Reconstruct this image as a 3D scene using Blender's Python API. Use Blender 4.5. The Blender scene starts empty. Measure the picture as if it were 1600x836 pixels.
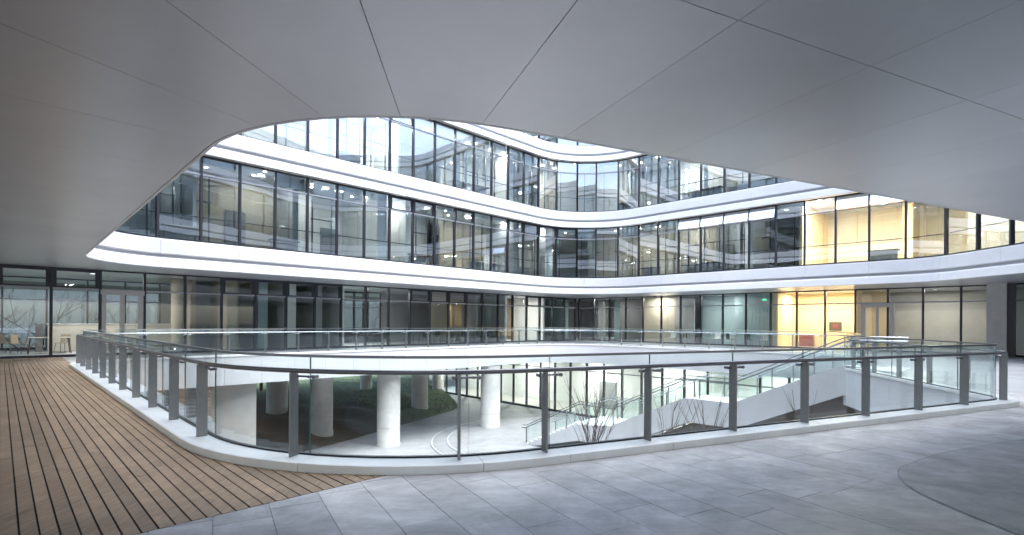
import bpy, bmesh, math, random
from mathutils import Vector, Matrix
from mathutils.geometry import tessellate_polygon

# ------------------------------------------------------------------ camera, sky, sun, exposure
scene = bpy.context.scene
COL = scene.collection
EYE = 1.6
cam_d = bpy.data.cameras.new('camera')
cam = bpy.data.objects.new('camera', cam_d)
COL.objects.link(cam)
cam.location = (0, 0, EYE)
cam.rotation_euler = (Matrix.Rotation(math.radians(90), 4, 'X') @ Matrix.Rotation(math.radians(0.4), 4, 'Z')).to_euler()
cam_d.sensor_width = 36.0
cam_d.lens = 18.0
cam_d.shift_y = 85.0 / 1600.0
cam_d.clip_start = 0.05
cam_d.clip_end = 3000
scene.camera = cam

SUN_EL, SUN_AZ = 76.0, 120.0      # degrees; azimuth measured clockwise from +Y
world = bpy.data.worlds.new('World')
scene.world = world
world.use_nodes = True
wn, wl = world.node_tree.nodes, world.node_tree.links
wn.clear()
w_out = wn.new('ShaderNodeOutputWorld')
w_bg = wn.new('ShaderNodeBackground')
w_sky = wn.new('ShaderNodeTexSky')
w_sky.sky_type = 'NISHITA'
w_sky.sun_disc = False
w_sky.sun_elevation = math.radians(SUN_EL)
w_sky.sun_rotation = math.radians(SUN_AZ)
w_sky.air_density = 1.0
w_sky.dust_density = 2.0
w_sky.ozone_density = 1.5
w_hs = wn.new('ShaderNodeHueSaturation')
w_hs.inputs['Saturation'].default_value = 0.74
w_bg.inputs['Strength'].default_value = 0.15
wl.new(w_sky.outputs[0], w_hs.inputs['Color'])
wl.new(w_hs.outputs[0], w_bg.inputs['Color'])
wl.new(w_bg.outputs[0], w_out.inputs['Surface'])

sun_d = bpy.data.lights.new('sun', 'SUN')
sun_d.energy = 1.5
sun_d.angle = math.radians(70)
sun_d.color = (0.97, 0.985, 1.0)
sun = bpy.data.objects.new('sun', sun_d)
COL.objects.link(sun)
_a, _e = math.radians(SUN_AZ), math.radians(SUN_EL)
_to = Vector((math.sin(_a) * math.cos(_e), math.cos(_a) * math.cos(_e), math.sin(_e)))
sun.rotation_euler = _to.to_track_quat('Z', 'Y').to_euler()

vs = scene.view_settings
vs.view_transform = 'Standard'
vs.look = 'None'
vs.gamma = 1.0
vs.use_curve_mapping = False
vs.exposure = 2.5

scene.render.engine = 'CYCLES'
cy = scene.cycles
cy.use_denoising = True
try:
    cy.denoiser = 'OPENIMAGEDENOISE'
except Exception:
    pass
cy.max_bounces = 8
cy.diffuse_bounces = 5
cy.glossy_bounces = 4
cy.transmission_bounces = 4
cy.transparent_max_bounces = 40
cy.caustics_reflective = False
cy.caustics_refractive = False
cy.sample_clamp_indirect = 6.0

R = random.Random(7)

# ------------------------------------------------------------------ materials
MATS = {}


def base_mat(name):
    m = bpy.data.materials.new(name)
    m.use_nodes = True
    n = m.node_tree.nodes
    b = n['Principled BSDF']
    return m, n, m.node_tree.links, b


def mat(name, col, rough=0.5, metal=0.0, var=0.0, scale=4.0, bump=0.0, bscale=40.0, objvar=0.0, spec=0.5, stretch=None, dirt=0.0, dscale=0.7):
    m, n, l, b = base_mat(name)
    b.inputs['Base Color'].default_value = (*col, 1)
    b.inputs['Roughness'].default_value = rough
    b.inputs['Metallic'].default_value = metal
    b.inputs['Specular IOR Level'].default_value = spec
    if var or bump or objvar or dirt:
        geo = n.new('ShaderNodeNewGeometry')
        mp = n.new('ShaderNodeMapping')
        l.new(geo.outputs['Position'], mp.inputs['Vector'])
        if stretch:
            mp.inputs['Rotation'].default_value = (0, 0, stretch[0])
            mp.inputs['Scale'].default_value = (stretch[1], stretch[2], 1)
        src = None
        hsv = n.new('ShaderNodeHueSaturation')
        hsv.inputs['Color'].default_value = (*col, 1)
        val = None
        if var:
            t = n.new('ShaderNodeTexNoise')
            t.inputs['Scale'].default_value = scale
            t.inputs['Detail'].default_value = 7
            t.inputs['Roughness'].default_value = 0.65
            l.new(mp.outputs[0], t.inputs['Vector'])
            r = n.new('ShaderNodeMapRange')
            r.inputs['From Min'].default_value = 0.28
            r.inputs['From Max'].default_value = 0.72
            r.inputs['To Min'].default_value = 1 - var
            r.inputs['To Max'].default_value = 1 + var
            l.new(t.outputs[0], r.inputs['Value'])
            val = r.outputs[0]
        if dirt:
            t = n.new('ShaderNodeTexNoise')
            t.inputs['Scale'].default_value = dscale
            t.inputs['Detail'].default_value = 9
            t.inputs['Roughness'].default_value = 0.7
            t.inputs['Distortion'].default_value = 0.6
            l.new(geo.outputs['Position'], t.inputs['Vector'])
            r = n.new('ShaderNodeMapRange')
            r.inputs['From Min'].default_value = 0.4
            r.inputs['From Max'].default_value = 0.7
            r.inputs['To Min'].default_value = 1.0
            r.inputs['To Max'].default_value = 1.0 - dirt
            l.new(t.outputs[0], r.inputs['Value'])
            if val is not None:
                mm = n.new('ShaderNodeMath'); mm.operation = 'MULTIPLY'
                l.new(val, mm.inputs[0]); l.new(r.outputs[0], mm.inputs[1]); val = mm.outputs[0]
            else:
                val = r.outputs[0]
        if objvar:
            oi = n.new('ShaderNodeObjectInfo')
            r = n.new('ShaderNodeMapRange')
            r.inputs['To Min'].default_value = 1 - objvar
            r.inputs['To Max'].default_value = 1 + objvar
            l.new(oi.outputs['Random'], r.inputs['Value'])
            if val is not None:
                mm = n.new('ShaderNodeMath'); mm.operation = 'MULTIPLY'
                l.new(val, mm.inputs[0]); l.new(r.outputs[0], mm.inputs[1]); val = mm.outputs[0]
            else:
                val = r.outputs[0]
        if val is not None:
            l.new(val, hsv.inputs['Value'])
            l.new(hsv.outputs[0], b.inputs['Base Color'])
        if bump:
            t = n.new('ShaderNodeTexNoise')
            t.inputs['Scale'].default_value = bscale
            t.inputs['Detail'].default_value = 5
            l.new(mp.outputs[0], t.inputs['Vector'])
            bp = n.new('ShaderNodeBump')
            bp.inputs['Strength'].default_value = bump
            bp.inputs['Distance'].default_value = 0.01
            l.new(t.outputs[0], bp.inputs['Height'])
            l.new(bp.outputs[0], b.inputs['Normal'])
    MATS[name] = m
    return m


def glass(name, tint, f0=0.04, gain=1.0, rough=0.0, wave=0.0):
    m = bpy.data.materials.new(name)
    m.use_nodes = True
    n, l = m.node_tree.nodes, m.node_tree.links
    n.clear()
    out = n.new('ShaderNodeOutputMaterial')
    tr = n.new('ShaderNodeBsdfTransparent'); tr.inputs[0].default_value = (*tint, 1)
    gl = n.new('ShaderNodeBsdfGlossy'); gl.inputs['Roughness'].default_value = rough
    gl.inputs[0].default_value = (0.95, 0.97, 1, 1)
    lw = n.new('ShaderNodeLayerWeight'); lw.inputs['Blend'].default_value = 0.5
    p = n.new('ShaderNodeMath'); p.operation = 'POWER'; p.inputs[1].default_value = 4.0
    l.new(lw.outputs['Facing'], p.inputs[0])
    r = n.new('ShaderNodeMapRange')
    r.inputs['To Min'].default_value = f0
    r.inputs['To Max'].default_value = min(1.0, 0.9 * gain)
    l.new(p.outputs[0], r.inputs['Value'])
    mx = n.new('ShaderNodeMixShader')
    l.new(r.outputs[0], mx.inputs[0]); l.new(tr.outputs[0], mx.inputs[1]); l.new(gl.outputs[0], mx.inputs[2])
    l.new(mx.outputs[0], out.inputs[0])
    if wave:
        geo = n.new('ShaderNodeNewGeometry')
        t = n.new('ShaderNodeTexNoise'); t.inputs['Scale'].default_value = 0.9; t.inputs['Detail'].default_value = 1
        l.new(geo.outputs['Position'], t.inputs['Vector'])
        bp = n.new('ShaderNodeBump'); bp.inputs['Strength'].default_value = wave; bp.inputs['Distance'].default_value = 0.05
        l.new(t.outputs[0], bp.inputs['Height']); l.new(bp.outputs[0], gl.inputs['Normal'])
    MATS[name] = m
    return m


def emit(name, col, s):
    m, n, l, b = base_mat(name)
    b.inputs['Base Color'].default_value = (*col, 1)
    b.inputs['Emission Color'].default_value = (*col, 1)
    b.inputs['Emission Strength'].default_value = s
    MATS[name] = m
    return m


mat('soffit', (0.535, 0.555, 0.59), rough=0.3, metal=0.25, var=0.07, scale=0.5, objvar=0.035, bump=0.015, bscale=3)
mat('soffit_joint', (0.22, 0.22, 0.23), rough=0.7)
mat('fascia', (0.65, 0.66, 0.685), rough=0.42, var=0.03, scale=1.5, objvar=0.02, dirt=0.06, dscale=0.6, stretch=(0, 1, 1))
mat('fascia_groove_shade', (0.36, 0.37, 0.39), rough=0.6)  # darker than the fascia: the groove's shadow is put into its colour
mat('mullion', (0.028, 0.032, 0.042), rough=0.4, metal=0.3)
mat('sill', (0.30, 0.31, 0.34), rough=0.4, metal=0.3)
mat('door_metal', (0.36, 0.35, 0.34), rough=0.35, metal=0.6)
mat('steel', (0.25, 0.255, 0.265), rough=0.42, metal=0.55, var=0.08, scale=9, objvar=0.05)
mat('rail_steel', (0.16, 0.16, 0.175), rough=0.3, metal=0.75)
mat('bright_steel', (0.55, 0.56, 0.58), rough=0.22, metal=1.0)
mat('glass_edge', (0.10, 0.17, 0.16), rough=0.15)
mat('dark_fitting', (0.03, 0.03, 0.035), rough=0.3, metal=0.8)
mat('coping', (0.82, 0.83, 0.84), rough=0.35, var=0.06, scale=3, dirt=0.1, dscale=1.3, objvar=0.03)
mat('plank', (0.30, 0.21, 0.135), rough=0.62, var=0.3, scale=5, objvar=0.17, bump=0.25, bscale=30, stretch=(math.radians(45), 5.0, 0.7), dirt=0.3, dscale=1.6)
mat('plank_gap', (0.008, 0.007, 0.006), rough=0.9)
mat('stone', (0.53, 0.52, 0.525), rough=0.46, var=0.24, scale=4.0, objvar=0.08, bump=0.25, bscale=18, dirt=0.5, dscale=1.1, stretch=(math.radians(-60), 0.55, 1.5))
mat('stone_far', (0.43, 0.44, 0.46), rough=0.42, var=0.2, scale=0.9, bump=0.1, bscale=20, dirt=0.25, dscale=0.5, stretch=(math.radians(-45), 1.6, 0.5))
mat('court_stone', (0.30, 0.30, 0.31), rough=0.6, var=0.15, scale=1.2, bump=0.1, bscale=20, dirt=0.25, dscale=0.5)
mat('mulch', (0.20, 0.165, 0.135), rough=0.9, var=0.12, scale=2)
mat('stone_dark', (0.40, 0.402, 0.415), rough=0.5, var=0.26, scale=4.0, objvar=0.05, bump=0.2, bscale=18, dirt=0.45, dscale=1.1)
mat('stone_joint', (0.2, 0.2, 0.205), rough=0.9)
mat('concrete', (0.5, 0.49, 0.47), rough=0.7, var=0.08, scale=1.8, dirt=0.12, bump=0.05)
mat('column_white', (0.56, 0.55, 0.53), rough=0.6, var=0.06, scale=1.4, dirt=0.25, dscale=0.9)
mat('white_wall', (0.74, 0.74, 0.73), rough=0.7, var=0.03, scale=1.0)
mat('stair_white', (0.7, 0.71, 0.74), rough=0.6, var=0.04, scale=1.2, dirt=0.1)
mat('beige_wall', (0.38, 0.335, 0.265), rough=0.7, var=0.08, scale=0.8)
mat('timber_wall', (0.30, 0.21, 0.14), rough=0.6, var=0.15, scale=1.5)
mat('grey_wall', (0.27, 0.28, 0.29), rough=0.7, var=0.08, scale=0.8)
mat('dark_wall', (0.13, 0.13, 0.135), rough=0.6)
mat('teal_panel', (0.30, 0.40, 0.42), rough=0.3, var=0.05)
mat('yellow_wall', (0.8, 0.63, 0.38), rough=0.7, var=0.03, scale=0.8)
mat('warm_white', (0.8, 0.71, 0.56), rough=0.7, var=0.03)
mat('cream', (0.5, 0.46, 0.4), rough=0.5, var=0.06, scale=2)
mat('int_ceiling', (0.6, 0.6, 0.6), rough=0.8)
mat('int_floor', (0.4, 0.39, 0.36), rough=0.45, var=0.06)
mat('plastic_tan', (0.36, 0.30, 0.23), rough=0.45)
mat('plastic_black', (0.03, 0.03, 0.033), rough=0.5)
mat('plastic_white', (0.7, 0.7, 0.7), rough=0.4)
mat('plastic_red', (0.22, 0.05, 0.04), rough=0.4)
mat('bark', (0.09, 0.065, 0.05), rough=0.9, var=0.2, scale=8)
mat('tree_leaf', (0.075, 0.095, 0.055), rough=0.7, objvar=0.1)
mat('soil', (0.045, 0.038, 0.032), rough=0.95, var=0.35, scale=1.2, bump=0.8, bscale=9)
mat('brick_dark', (0.17, 0.17, 0.175), rough=0.8, var=0.12, scale=3)
mat('earth', (0.16, 0.145, 0.12), rough=0.9, var=0.15, scale=0.3)
mat('far_white', (0.08, 0.088, 0.09), rough=0.8, var=0.05)
glass('pane', (0.80, 0.86, 0.87), f0=0.17, gain=0.9, wave=0.035)
glass('pane_upper', (0.84, 0.9, 0.92), f0=0.17, gain=0.9, wave=0.035)
glass('pane_clear', (0.93, 0.96, 0.95), f0=0.03, gain=0.8)
glass('rail_glass', (0.93, 0.965, 0.96), f0=0.05, gain=0.85)
glass('pane_vent', (0.6, 0.65, 0.68), f0=0.92, gain=1.1, rough=0.12)
emit('lamp_cool', (1.0, 0.97, 0.92), 6)
emit('lamp_warm', (1.0, 0.86, 0.62), 6)
emit('exit_green', (0.1, 0.75, 0.4), 0.25)


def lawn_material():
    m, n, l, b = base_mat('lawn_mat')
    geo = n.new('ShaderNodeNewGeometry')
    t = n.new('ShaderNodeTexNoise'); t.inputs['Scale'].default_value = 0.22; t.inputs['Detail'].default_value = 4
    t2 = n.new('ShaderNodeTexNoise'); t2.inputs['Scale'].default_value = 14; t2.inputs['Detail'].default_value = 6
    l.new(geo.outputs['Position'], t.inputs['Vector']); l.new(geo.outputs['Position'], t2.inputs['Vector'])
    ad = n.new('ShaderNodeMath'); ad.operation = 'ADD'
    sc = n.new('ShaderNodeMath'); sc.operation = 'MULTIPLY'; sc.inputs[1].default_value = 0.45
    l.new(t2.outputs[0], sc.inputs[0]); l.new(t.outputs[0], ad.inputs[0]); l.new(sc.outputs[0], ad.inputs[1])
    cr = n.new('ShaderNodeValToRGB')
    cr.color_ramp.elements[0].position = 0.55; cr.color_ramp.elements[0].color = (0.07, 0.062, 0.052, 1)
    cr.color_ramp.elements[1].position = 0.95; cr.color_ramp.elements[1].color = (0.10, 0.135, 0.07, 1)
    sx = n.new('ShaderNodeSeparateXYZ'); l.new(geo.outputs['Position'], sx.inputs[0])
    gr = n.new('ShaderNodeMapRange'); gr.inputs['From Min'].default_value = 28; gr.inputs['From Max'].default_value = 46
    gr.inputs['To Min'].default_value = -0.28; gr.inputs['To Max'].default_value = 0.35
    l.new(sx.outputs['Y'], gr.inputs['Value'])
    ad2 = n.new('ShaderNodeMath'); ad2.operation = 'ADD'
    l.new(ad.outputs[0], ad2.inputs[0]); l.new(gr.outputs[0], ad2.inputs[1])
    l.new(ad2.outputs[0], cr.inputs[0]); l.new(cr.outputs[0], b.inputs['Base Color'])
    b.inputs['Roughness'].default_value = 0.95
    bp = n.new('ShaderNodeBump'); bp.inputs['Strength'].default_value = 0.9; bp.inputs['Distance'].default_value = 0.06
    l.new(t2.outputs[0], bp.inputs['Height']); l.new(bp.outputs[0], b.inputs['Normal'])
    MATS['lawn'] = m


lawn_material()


def brick_courses():
    m = MATS['brick_dark']
    n, l = m.node_tree.nodes, m.node_tree.links
    b = n['Principled BSDF']
    geo = n.new('ShaderNodeNewGeometry')
    w = n.new('ShaderNodeTexWave'); w.wave_type = 'BANDS'; w.bands_direction = 'Z'
    w.inputs['Scale'].default_value = 2.0
    l.new(geo.outputs['Position'], w.inputs['Vector'])
    bp = n.new('ShaderNodeBump'); bp.inputs['Strength'].default_value = 0.8; bp.inputs['Distance'].default_value = 0.03
    l.new(w.outputs[1], bp.inputs['Height']); l.new(bp.outputs[0], b.inputs['Normal'])


brick_courses()

# ------------------------------------------------------------------ object helpers
WLOC = {}


def link(name, data, parent=None, loc=(0, 0, 0), rz=0.0, scale=(1, 1, 1), rot=None):
    o = bpy.data.objects.new(name, data)
    COL.objects.link(o)
    o.location = loc
    o.rotation_euler = rot if rot is not None else (0, 0, rz)
    o.scale = scale
    WLOC[o.name] = Vector(loc)
    if parent is not None:
        o.parent = parent
        o.matrix_parent_inverse = Matrix.Translation(-WLOC[parent.name])
    return o


def tag(o, label, cat, group=None):
    o['label'] = label
    o['category'] = cat
    if group:
        o['group'] = group
    return o


def struct(o, kind='structure'):
    o['kind'] = kind
    return o


def thing(name, label, cat, loc, group=None):
    return tag(link(name, None, None, loc), label, cat, group)


CUBES = {}


def cube_mesh(m):
    if m not in CUBES:
        me = bpy.data.meshes.new('block_' + m)
        v = [(x, y, z) for x in (-.5, .5) for y in (-.5, .5) for z in (-.5, .5)]
        f = [(0, 1, 3, 2), (4, 6, 7, 5), (0, 4, 5, 1), (2, 3, 7, 6), (0, 2, 6, 4), (1, 5, 7, 3)]
        me.from_pydata(v, [], f)
        me.materials.append(MATS[m])
        CUBES[m] = me
    return CUBES[m]


def block(name, m, parent, c, z0, z1, length, depth, ang=0.0):
    """box: c = plan centre, length along angle ang, depth across"""
    return link(name, cube_mesh(m), parent, (c[0], c[1], (z0 + z1) / 2), ang, (length, depth, z1 - z0))


class MB:
    """collects faces for one mesh"""
    def __init__(s):
        s.v, s.f, s.mi, s.sm = [], [], [], []

    def add(s, verts, faces, mi=0, smooth=False):
        o = len(s.v)
        s.v += [tuple(p) for p in verts]
        for f in faces:
            s.f.append(tuple(i + o for i in f)); s.mi.append(mi); s.sm.append(smooth)

    def box(s, c, size, rz=0.0, mi=0, tilt=None):
        cx, cy_, cz = c
        M = Matrix.Rotation(rz, 3, 'Z')
        if tilt is not None:
            M = M @ Matrix.Rotation(tilt, 3, 'X')
        vs_ = []
        for x in (-.5, .5):
            for y in (-.5, .5):
                for z in (-.5, .5):
                    p = M @ Vector((x * size[0], y * size[1], z * size[2]))
                    vs_.append((p.x + cx, p.y + cy_, p.z + cz))
        s.add(vs_, [(0, 1, 3, 2), (4, 6, 7, 5), (0, 4, 5, 1), (2, 3, 7, 6), (0, 2, 6, 4), (1, 5, 7, 3)], mi)

    def tube(s, pts, rad, n=8, mi=0, closed=False, caps=True):
        pts = [Vector(p) for p in pts]
        rads = rad if isinstance(rad, (list, tuple)) else [rad] * len(pts)
        rings = []
        N = len(pts)
        for i, p in enumerate(pts):
            if closed:
                t = (pts[(i + 1) % N] - pts[i - 1]).normalized()
            else:
                t = (pts[min(i + 1, N - 1)] - pts[max(i - 1, 0)]).normalized()
            up = Vector((0, 0, 1)) if abs(t.z) < 0.95 else Vector((1, 0, 0))
            a = t.cross(up).normalized(); b = a.cross(t).normalized()
            rings.append([p + (a * math.cos(2 * math.pi * k / n) + b * math.sin(2 * math.pi * k / n)) * rads[i] for k in range(n)])
        vv = [q for r_ in rings for q in r_]
        ff = []
        for i in range(N if closed else N - 1):
            j = (i + 1) % N
            for k in range(n):
                k2 = (k + 1) % n
                ff.append((i * n + k, i * n + k2, j * n + k2, j * n + k))
        s.add(vv, ff, mi, True)
        if caps and not closed:
            s.add(rings[0], [tuple(range(n))[::-1]], mi)
            s.add(rings[-1], [tuple(range(n))], mi)

    def prism(s, poly, z0, z1, mi=0):
        n = len(poly)
        vv = [(p[0], p[1], z0) for p in poly] + [(p[0], p[1], z1) for p in poly]
        ff = [tuple(range(n))[::-1], tuple(range(n, 2 * n))]
        ff += [(i, (i + 1) % n, n + (i + 1) % n, n + i) for i in range(n)]
        s.add(vv, ff, mi)

    def lathe(s, prof, c, n=24, mi=0):
        vv, ff = [], []
        for r_, z in prof:
            for k in range(n):
                a = 2 * math.pi * k / n
                vv.append((c[0] + r_ * math.cos(a), c[1] + r_ * math.sin(a), z))
        for i in range(len(prof) - 1):
            for k in range(n):
                k2 = (k + 1) % n
                ff.append((i * n + k, i * n + k2, (i + 1) * n + k2, (i + 1) * n + k))
        s.add(vv, ff, mi, True)

    def mesh(s, name, mats):
        me = bpy.data.meshes.new(name)
        me.from_pydata(s.v, [], s.f)
        for m in (mats if isinstance(mats, (list, tuple)) else [mats]):
            me.materials.append(MATS[m])
        me.polygons.foreach_set('material_index', s.mi)
        me.polygons.foreach_set('use_smooth', s.sm)
        me.update()
        return me

    def build(s, name, mats, parent=None, loc=(0, 0, 0)):
        """vertices are world coordinates; the origin goes to loc"""
        if loc != (0, 0, 0):
            s.v = [(a - loc[0], b - loc[1], c - loc[2]) for a, b, c in s.v]
        return link(name, s.mesh(name, mats), parent, loc)


# ------------------------------------------------------------------ plan curves
def round_poly(verts, step=0.35):
    """verts: (x, y, r) counter-clockwise; returns closed list of points"""
    out = []
    n = len(verts)
    for i in range(n):
        p = Vector(verts[i][:2]); r = verts[i][2]
        a = Vector(verts[i - 1][:2]); b = Vector(verts[(i + 1) % n][:2])
        d1 = (a - p).normalized(); d2 = (b - p).normalized()
        ang = d1.angle(d2)
        if r < 1e-3:
            out.append(p); continue
        tl = r / math.tan(ang / 2)
        c = p + (d1 + d2).normalized() * (r / math.sin(ang / 2))
        p1, p2 = p + d1 * tl, p + d2 * tl
        a1 = math.atan2(p1.y - c.y, p1.x - c.x); a2 = math.atan2(p2.y - c.y, p2.x - c.x)
        da = (a2 - a1 + math.pi) % (2 * math.pi) - math.pi
        k = max(3, int(abs(da) * r / step) + 1, int(abs(da) / math.radians(7)) + 1)
        for j in range(k + 1):
            t = a1 + da * j / k
            out.append(Vector((c.x + r * math.cos(t), c.y + r * math.sin(t))))
    return out


class Path:
    def __init__(s, pts, closed=True):
        s.p = [Vector(q) for q in pts]; s.closed = closed
        if closed:
            s.p = s.p + [s.p[0]]
        s.c = [0.0]
        for a, b in zip(s.p, s.p[1:]):
            s.c.append(s.c[-1] + (b - a).length)
        s.L = s.c[-1]
        # vertex normals (outward for counter-clockwise)
        n = len(s.p)
        s.n = []
        for i in range(n):
            if closed:
                a = s.p[i - 1] if i > 0 else s.p[-2]; b = s.p[i + 1] if i < n - 1 else s.p[1]
            else:
                a = s.p[max(i - 1, 0)]; b = s.p[min(i + 1, n - 1)]
            d1 = (s.p[i] - a); d2 = (b - s.p[i])
            d1 = d1.normalized() if d1.length > 1e-9 else d2.normalized()
            d2 = d2.normalized() if d2.length > 1e-9 else d1
            m = Vector((d1.y, -d1.x)) + Vector((d2.y, -d2.x))
            m.normalize()
            s.n.append(m / max(0.5, m.dot(Vector((d1.y, -d1.x)))))

    def _seg(s, t):
        if s.closed:
            t = t % s.L
        t = max(0.0, min(s.L - 1e-6, t))
        lo, hi = 0, len(s.c) - 1
        while hi - lo > 1:
            mid = (lo + hi) // 2
            if s.c[mid] <= t:
                lo = mid
            else:
                hi = mid
        return lo, (t - s.c[lo]) / max(1e-9, s.c[lo + 1] - s.c[lo])

    def at(s, t, off=0.0):
        i, f = s._seg(t)
        return (s.p[i] + s.n[i] * off).lerp(s.p[i + 1] + s.n[i + 1] * off, f)

    def normal(s, t):
        i, f = s._seg(t)
        return s.n[i].lerp(s.n[i + 1], f).normalized()

    def angle(s, t):
        nn = s.normal(t)
        return math.atan2(nn.x, -nn.y)      # direction of travel

    def samples(s, t0, t1, step=0.5):
        """parameter values from t0 to t1 incl. the vertices where the path bends"""
        ts = [t0, t1]
        base = math.floor(t0 / s.L) * s.L if s.closed else 0
        for k in range(0, 3):
            for c in s.c:
                v = base + k * s.L + c
                if t0 + 0.01 < v < t1 - 0.01:
                    ts.append(v)
            if not s.closed:
                break
        return sorted(set(round(t, 4) for t in ts))

    def find(s, x, y):
        best, bt = 1e9, 0
        t = 0
        while t < s.L:
            d = (s.at(t) - Vector((x, y))).length
            if d < best:
                best, bt = d, t
            t += 0.05
        return bt


def strip(mb, path, t0, t1, prof, mi=None, close=False, smooth=False, cap=0):
    """sweep a profile [(offset, z), ...] along the path"""
    ts = path.samples(t0, t1)
    n = len(prof)
    vv = []
    for t in ts:
        for o, z in prof:
            p = path.at(t, o)
            vv.append((p.x, p.y, z))
    m = n if close else n - 1
    for k in range(m):
        k2 = (k + 1) % n
        ff = [(i * n + k, i * n + k2, (i + 1) * n + k2, (i + 1) * n + k) for i in range(len(ts) - 1)]
        mb.add(vv, ff, 0 if mi is None else mi[k], smooth)
    if close:
        mb.add(vv[:n], [tuple(range(n))], cap)
        mb.add(vv[-n:], [tuple(range(n))[::-1]], cap)


def sheet_with_hole(outer, inner, z, flip=False):
    polys = [[Vector((p[0], p[1], 0)) for p in outer], [Vector((p[0], p[1], 0)) for p in inner]]
    tris = tessellate_polygon(polys)
    flat = [p for q in polys for p in q]
    mb = MB()
    mb.add([(p.x, p.y, z) for p in flat], [t for t in tris])
    return mb


# upper void (edge of the overhead soffit and of the white bands)
UP = Path(round_poly([(-2.15, 4.76, 3.2), (20.8, 15.3, 3.0), (20.8, 25.4, 3.0), (5.4, 40.8, 5.0), (-16.25, 19.2, 2.8)]))
# void in the deck
DECK = Path(round_poly([(-2.15, 4.97, 3.6), (10.1, 10.55, 0.95), (11.75, 18.15, 0.0), (13.6, 20.0, 0.0), (16.6, 25.0, 2.2), (3.65, 37.95, 4.6), (-15.9, 18.75, 2.0)]))
SOFFIT, F2F, BAND = 3.74, 5.02, 1.22
GROUND = -5.4
MOD = 1.56

sC = UP.find(5.4, 38.7)      # middle of the far corner
sB = UP.find(-15.1, 19.1)    # left tip
sD1 = UP.find(20.0, 24.6)
sD2 = UP.find(20.0, 16.0)

# ------------------------------------------------------------------ setting: ground, lawn, deck, sky is the world
mb = MB()
mb.add([(-900, -900, GROUND - 0.02), (900, -900, GROUND - 0.02), (900, 900, GROUND - 0.02), (-900, 900, GROUND - 0.02)], [(0, 1, 2, 3)])
struct(mb.build('ground', 'earth'))

mb = MB()
mb.add([(-9, 14, GROUND), (24, 14, GROUND), (24, 34, GROUND), (-2, 60, GROUND), (-13, 49, GROUND), (-4.4, 40.6, GROUND), (-9.4, 30.2, GROUND), (-13, 24, GROUND)], [tuple(range(8))])
court = struct(mb.build('courtyard_pavement', 'court_stone'))


def lawn_h(x, y):
    # distance to the left of the lawn edge
    ax, ay, bx, by = -11.2, 27.0, -4.2, 41.6
    d = ((bx - ax) * (y - ay) - (by - ay) * (x - ax)) / math.hypot(bx - ax, by - ay)
    h = 0.0
    if d > 0:
        h = 1.9 * (1 - math.exp(-d / 7.0)) * max(0.25, min(1.0, (52 - y) / 16.0))
        h += 0.09 * math.sin(2.6 * (x * 0.5 + y * 0.85) + 1.5 * math.sin(x * 0.3)) * min(1, d / 2) * max(0.0, min(1.0, (40 - y) / 6.0))
        h += 0.10 * math.sin(x * 1.3 + y * 0.6) * min(1, d / 3) + 0.06 * math.sin(y * 2.1 - x * 0.8) * min(1, d / 3)
    return GROUND + 0.02 + h


mb = MB()
nx, ny = 150, 170
vv = []
for j in range(ny + 1):
    for i in range(nx + 1):
        y = 17 + 110 * (j / ny) ** 1.6
        edge = -11.2 + (y - 27.0) * (7.0 / 14.6) if y > 27 else -11.2 - (27 - y) * 0.35
        if y > 41.6:
            edge = -4.2 - (y - 41.6) * 0.3
        x = edge - 110 * (i / nx) ** 1.9
        vv.append((x, y, lawn_h(x, y) - (0.05 if i == 0 else 0)))
ff = [(j * (nx + 1) + i, (j + 1) * (nx + 1) + i, (j + 1) * (nx + 1) + i + 1, j * (nx + 1) + i + 1) for j in range(ny) for i in range(nx)]
mb.add(vv, ff, 0, True)
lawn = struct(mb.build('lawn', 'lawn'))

# tufts of grass on the lawn
mb = MB()
for _ in range(9000):
    y = R.uniform(36, 60)
    edge = -11.2 + (y - 27.0) * (7.0 / 14.6) if y < 41.6 else -4.2 - (y - 41.6) * 0.3
    x = edge - 0.15 - 22 * R.random() ** 1.4
    z = lawn_h(x, y) - 0.01
    a = R.uniform(0, 6.28); h = R.uniform(0.05, 0.14); w = 0.02
    ca, sa = math.cos(a) * w, math.sin(a) * w
    lx, ly = R.uniform(-.05, .05), R.uniform(-.05, .05)
    mb.add([(x - ca, y - sa, z), (x + ca, y + sa, z), (x + lx, y + ly, z + h)], [(0, 1, 2)])
tag(struct(mb.build('grass', 'tree_leaf'), 'stuff'), 'short dark grass on the mound among the round columns', 'grass')

# deck slab: top sheet and underside
outer = [(-45, 7), (-45, -40), (45, -40), (45, 18), (5.5, 57.5)]
inner = [DECK.at(t, 0.02) for t in [DECK.c[i] for i in range(len(DECK.c) - 1)]]
struct(sheet_with_hole(outer, inner, -0.012).build('deck_floor', 'stone_far'))
struct(sheet_with_hole(outer, inner, -1.24).build('lower_ceiling', 'int_ceiling'))

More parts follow.
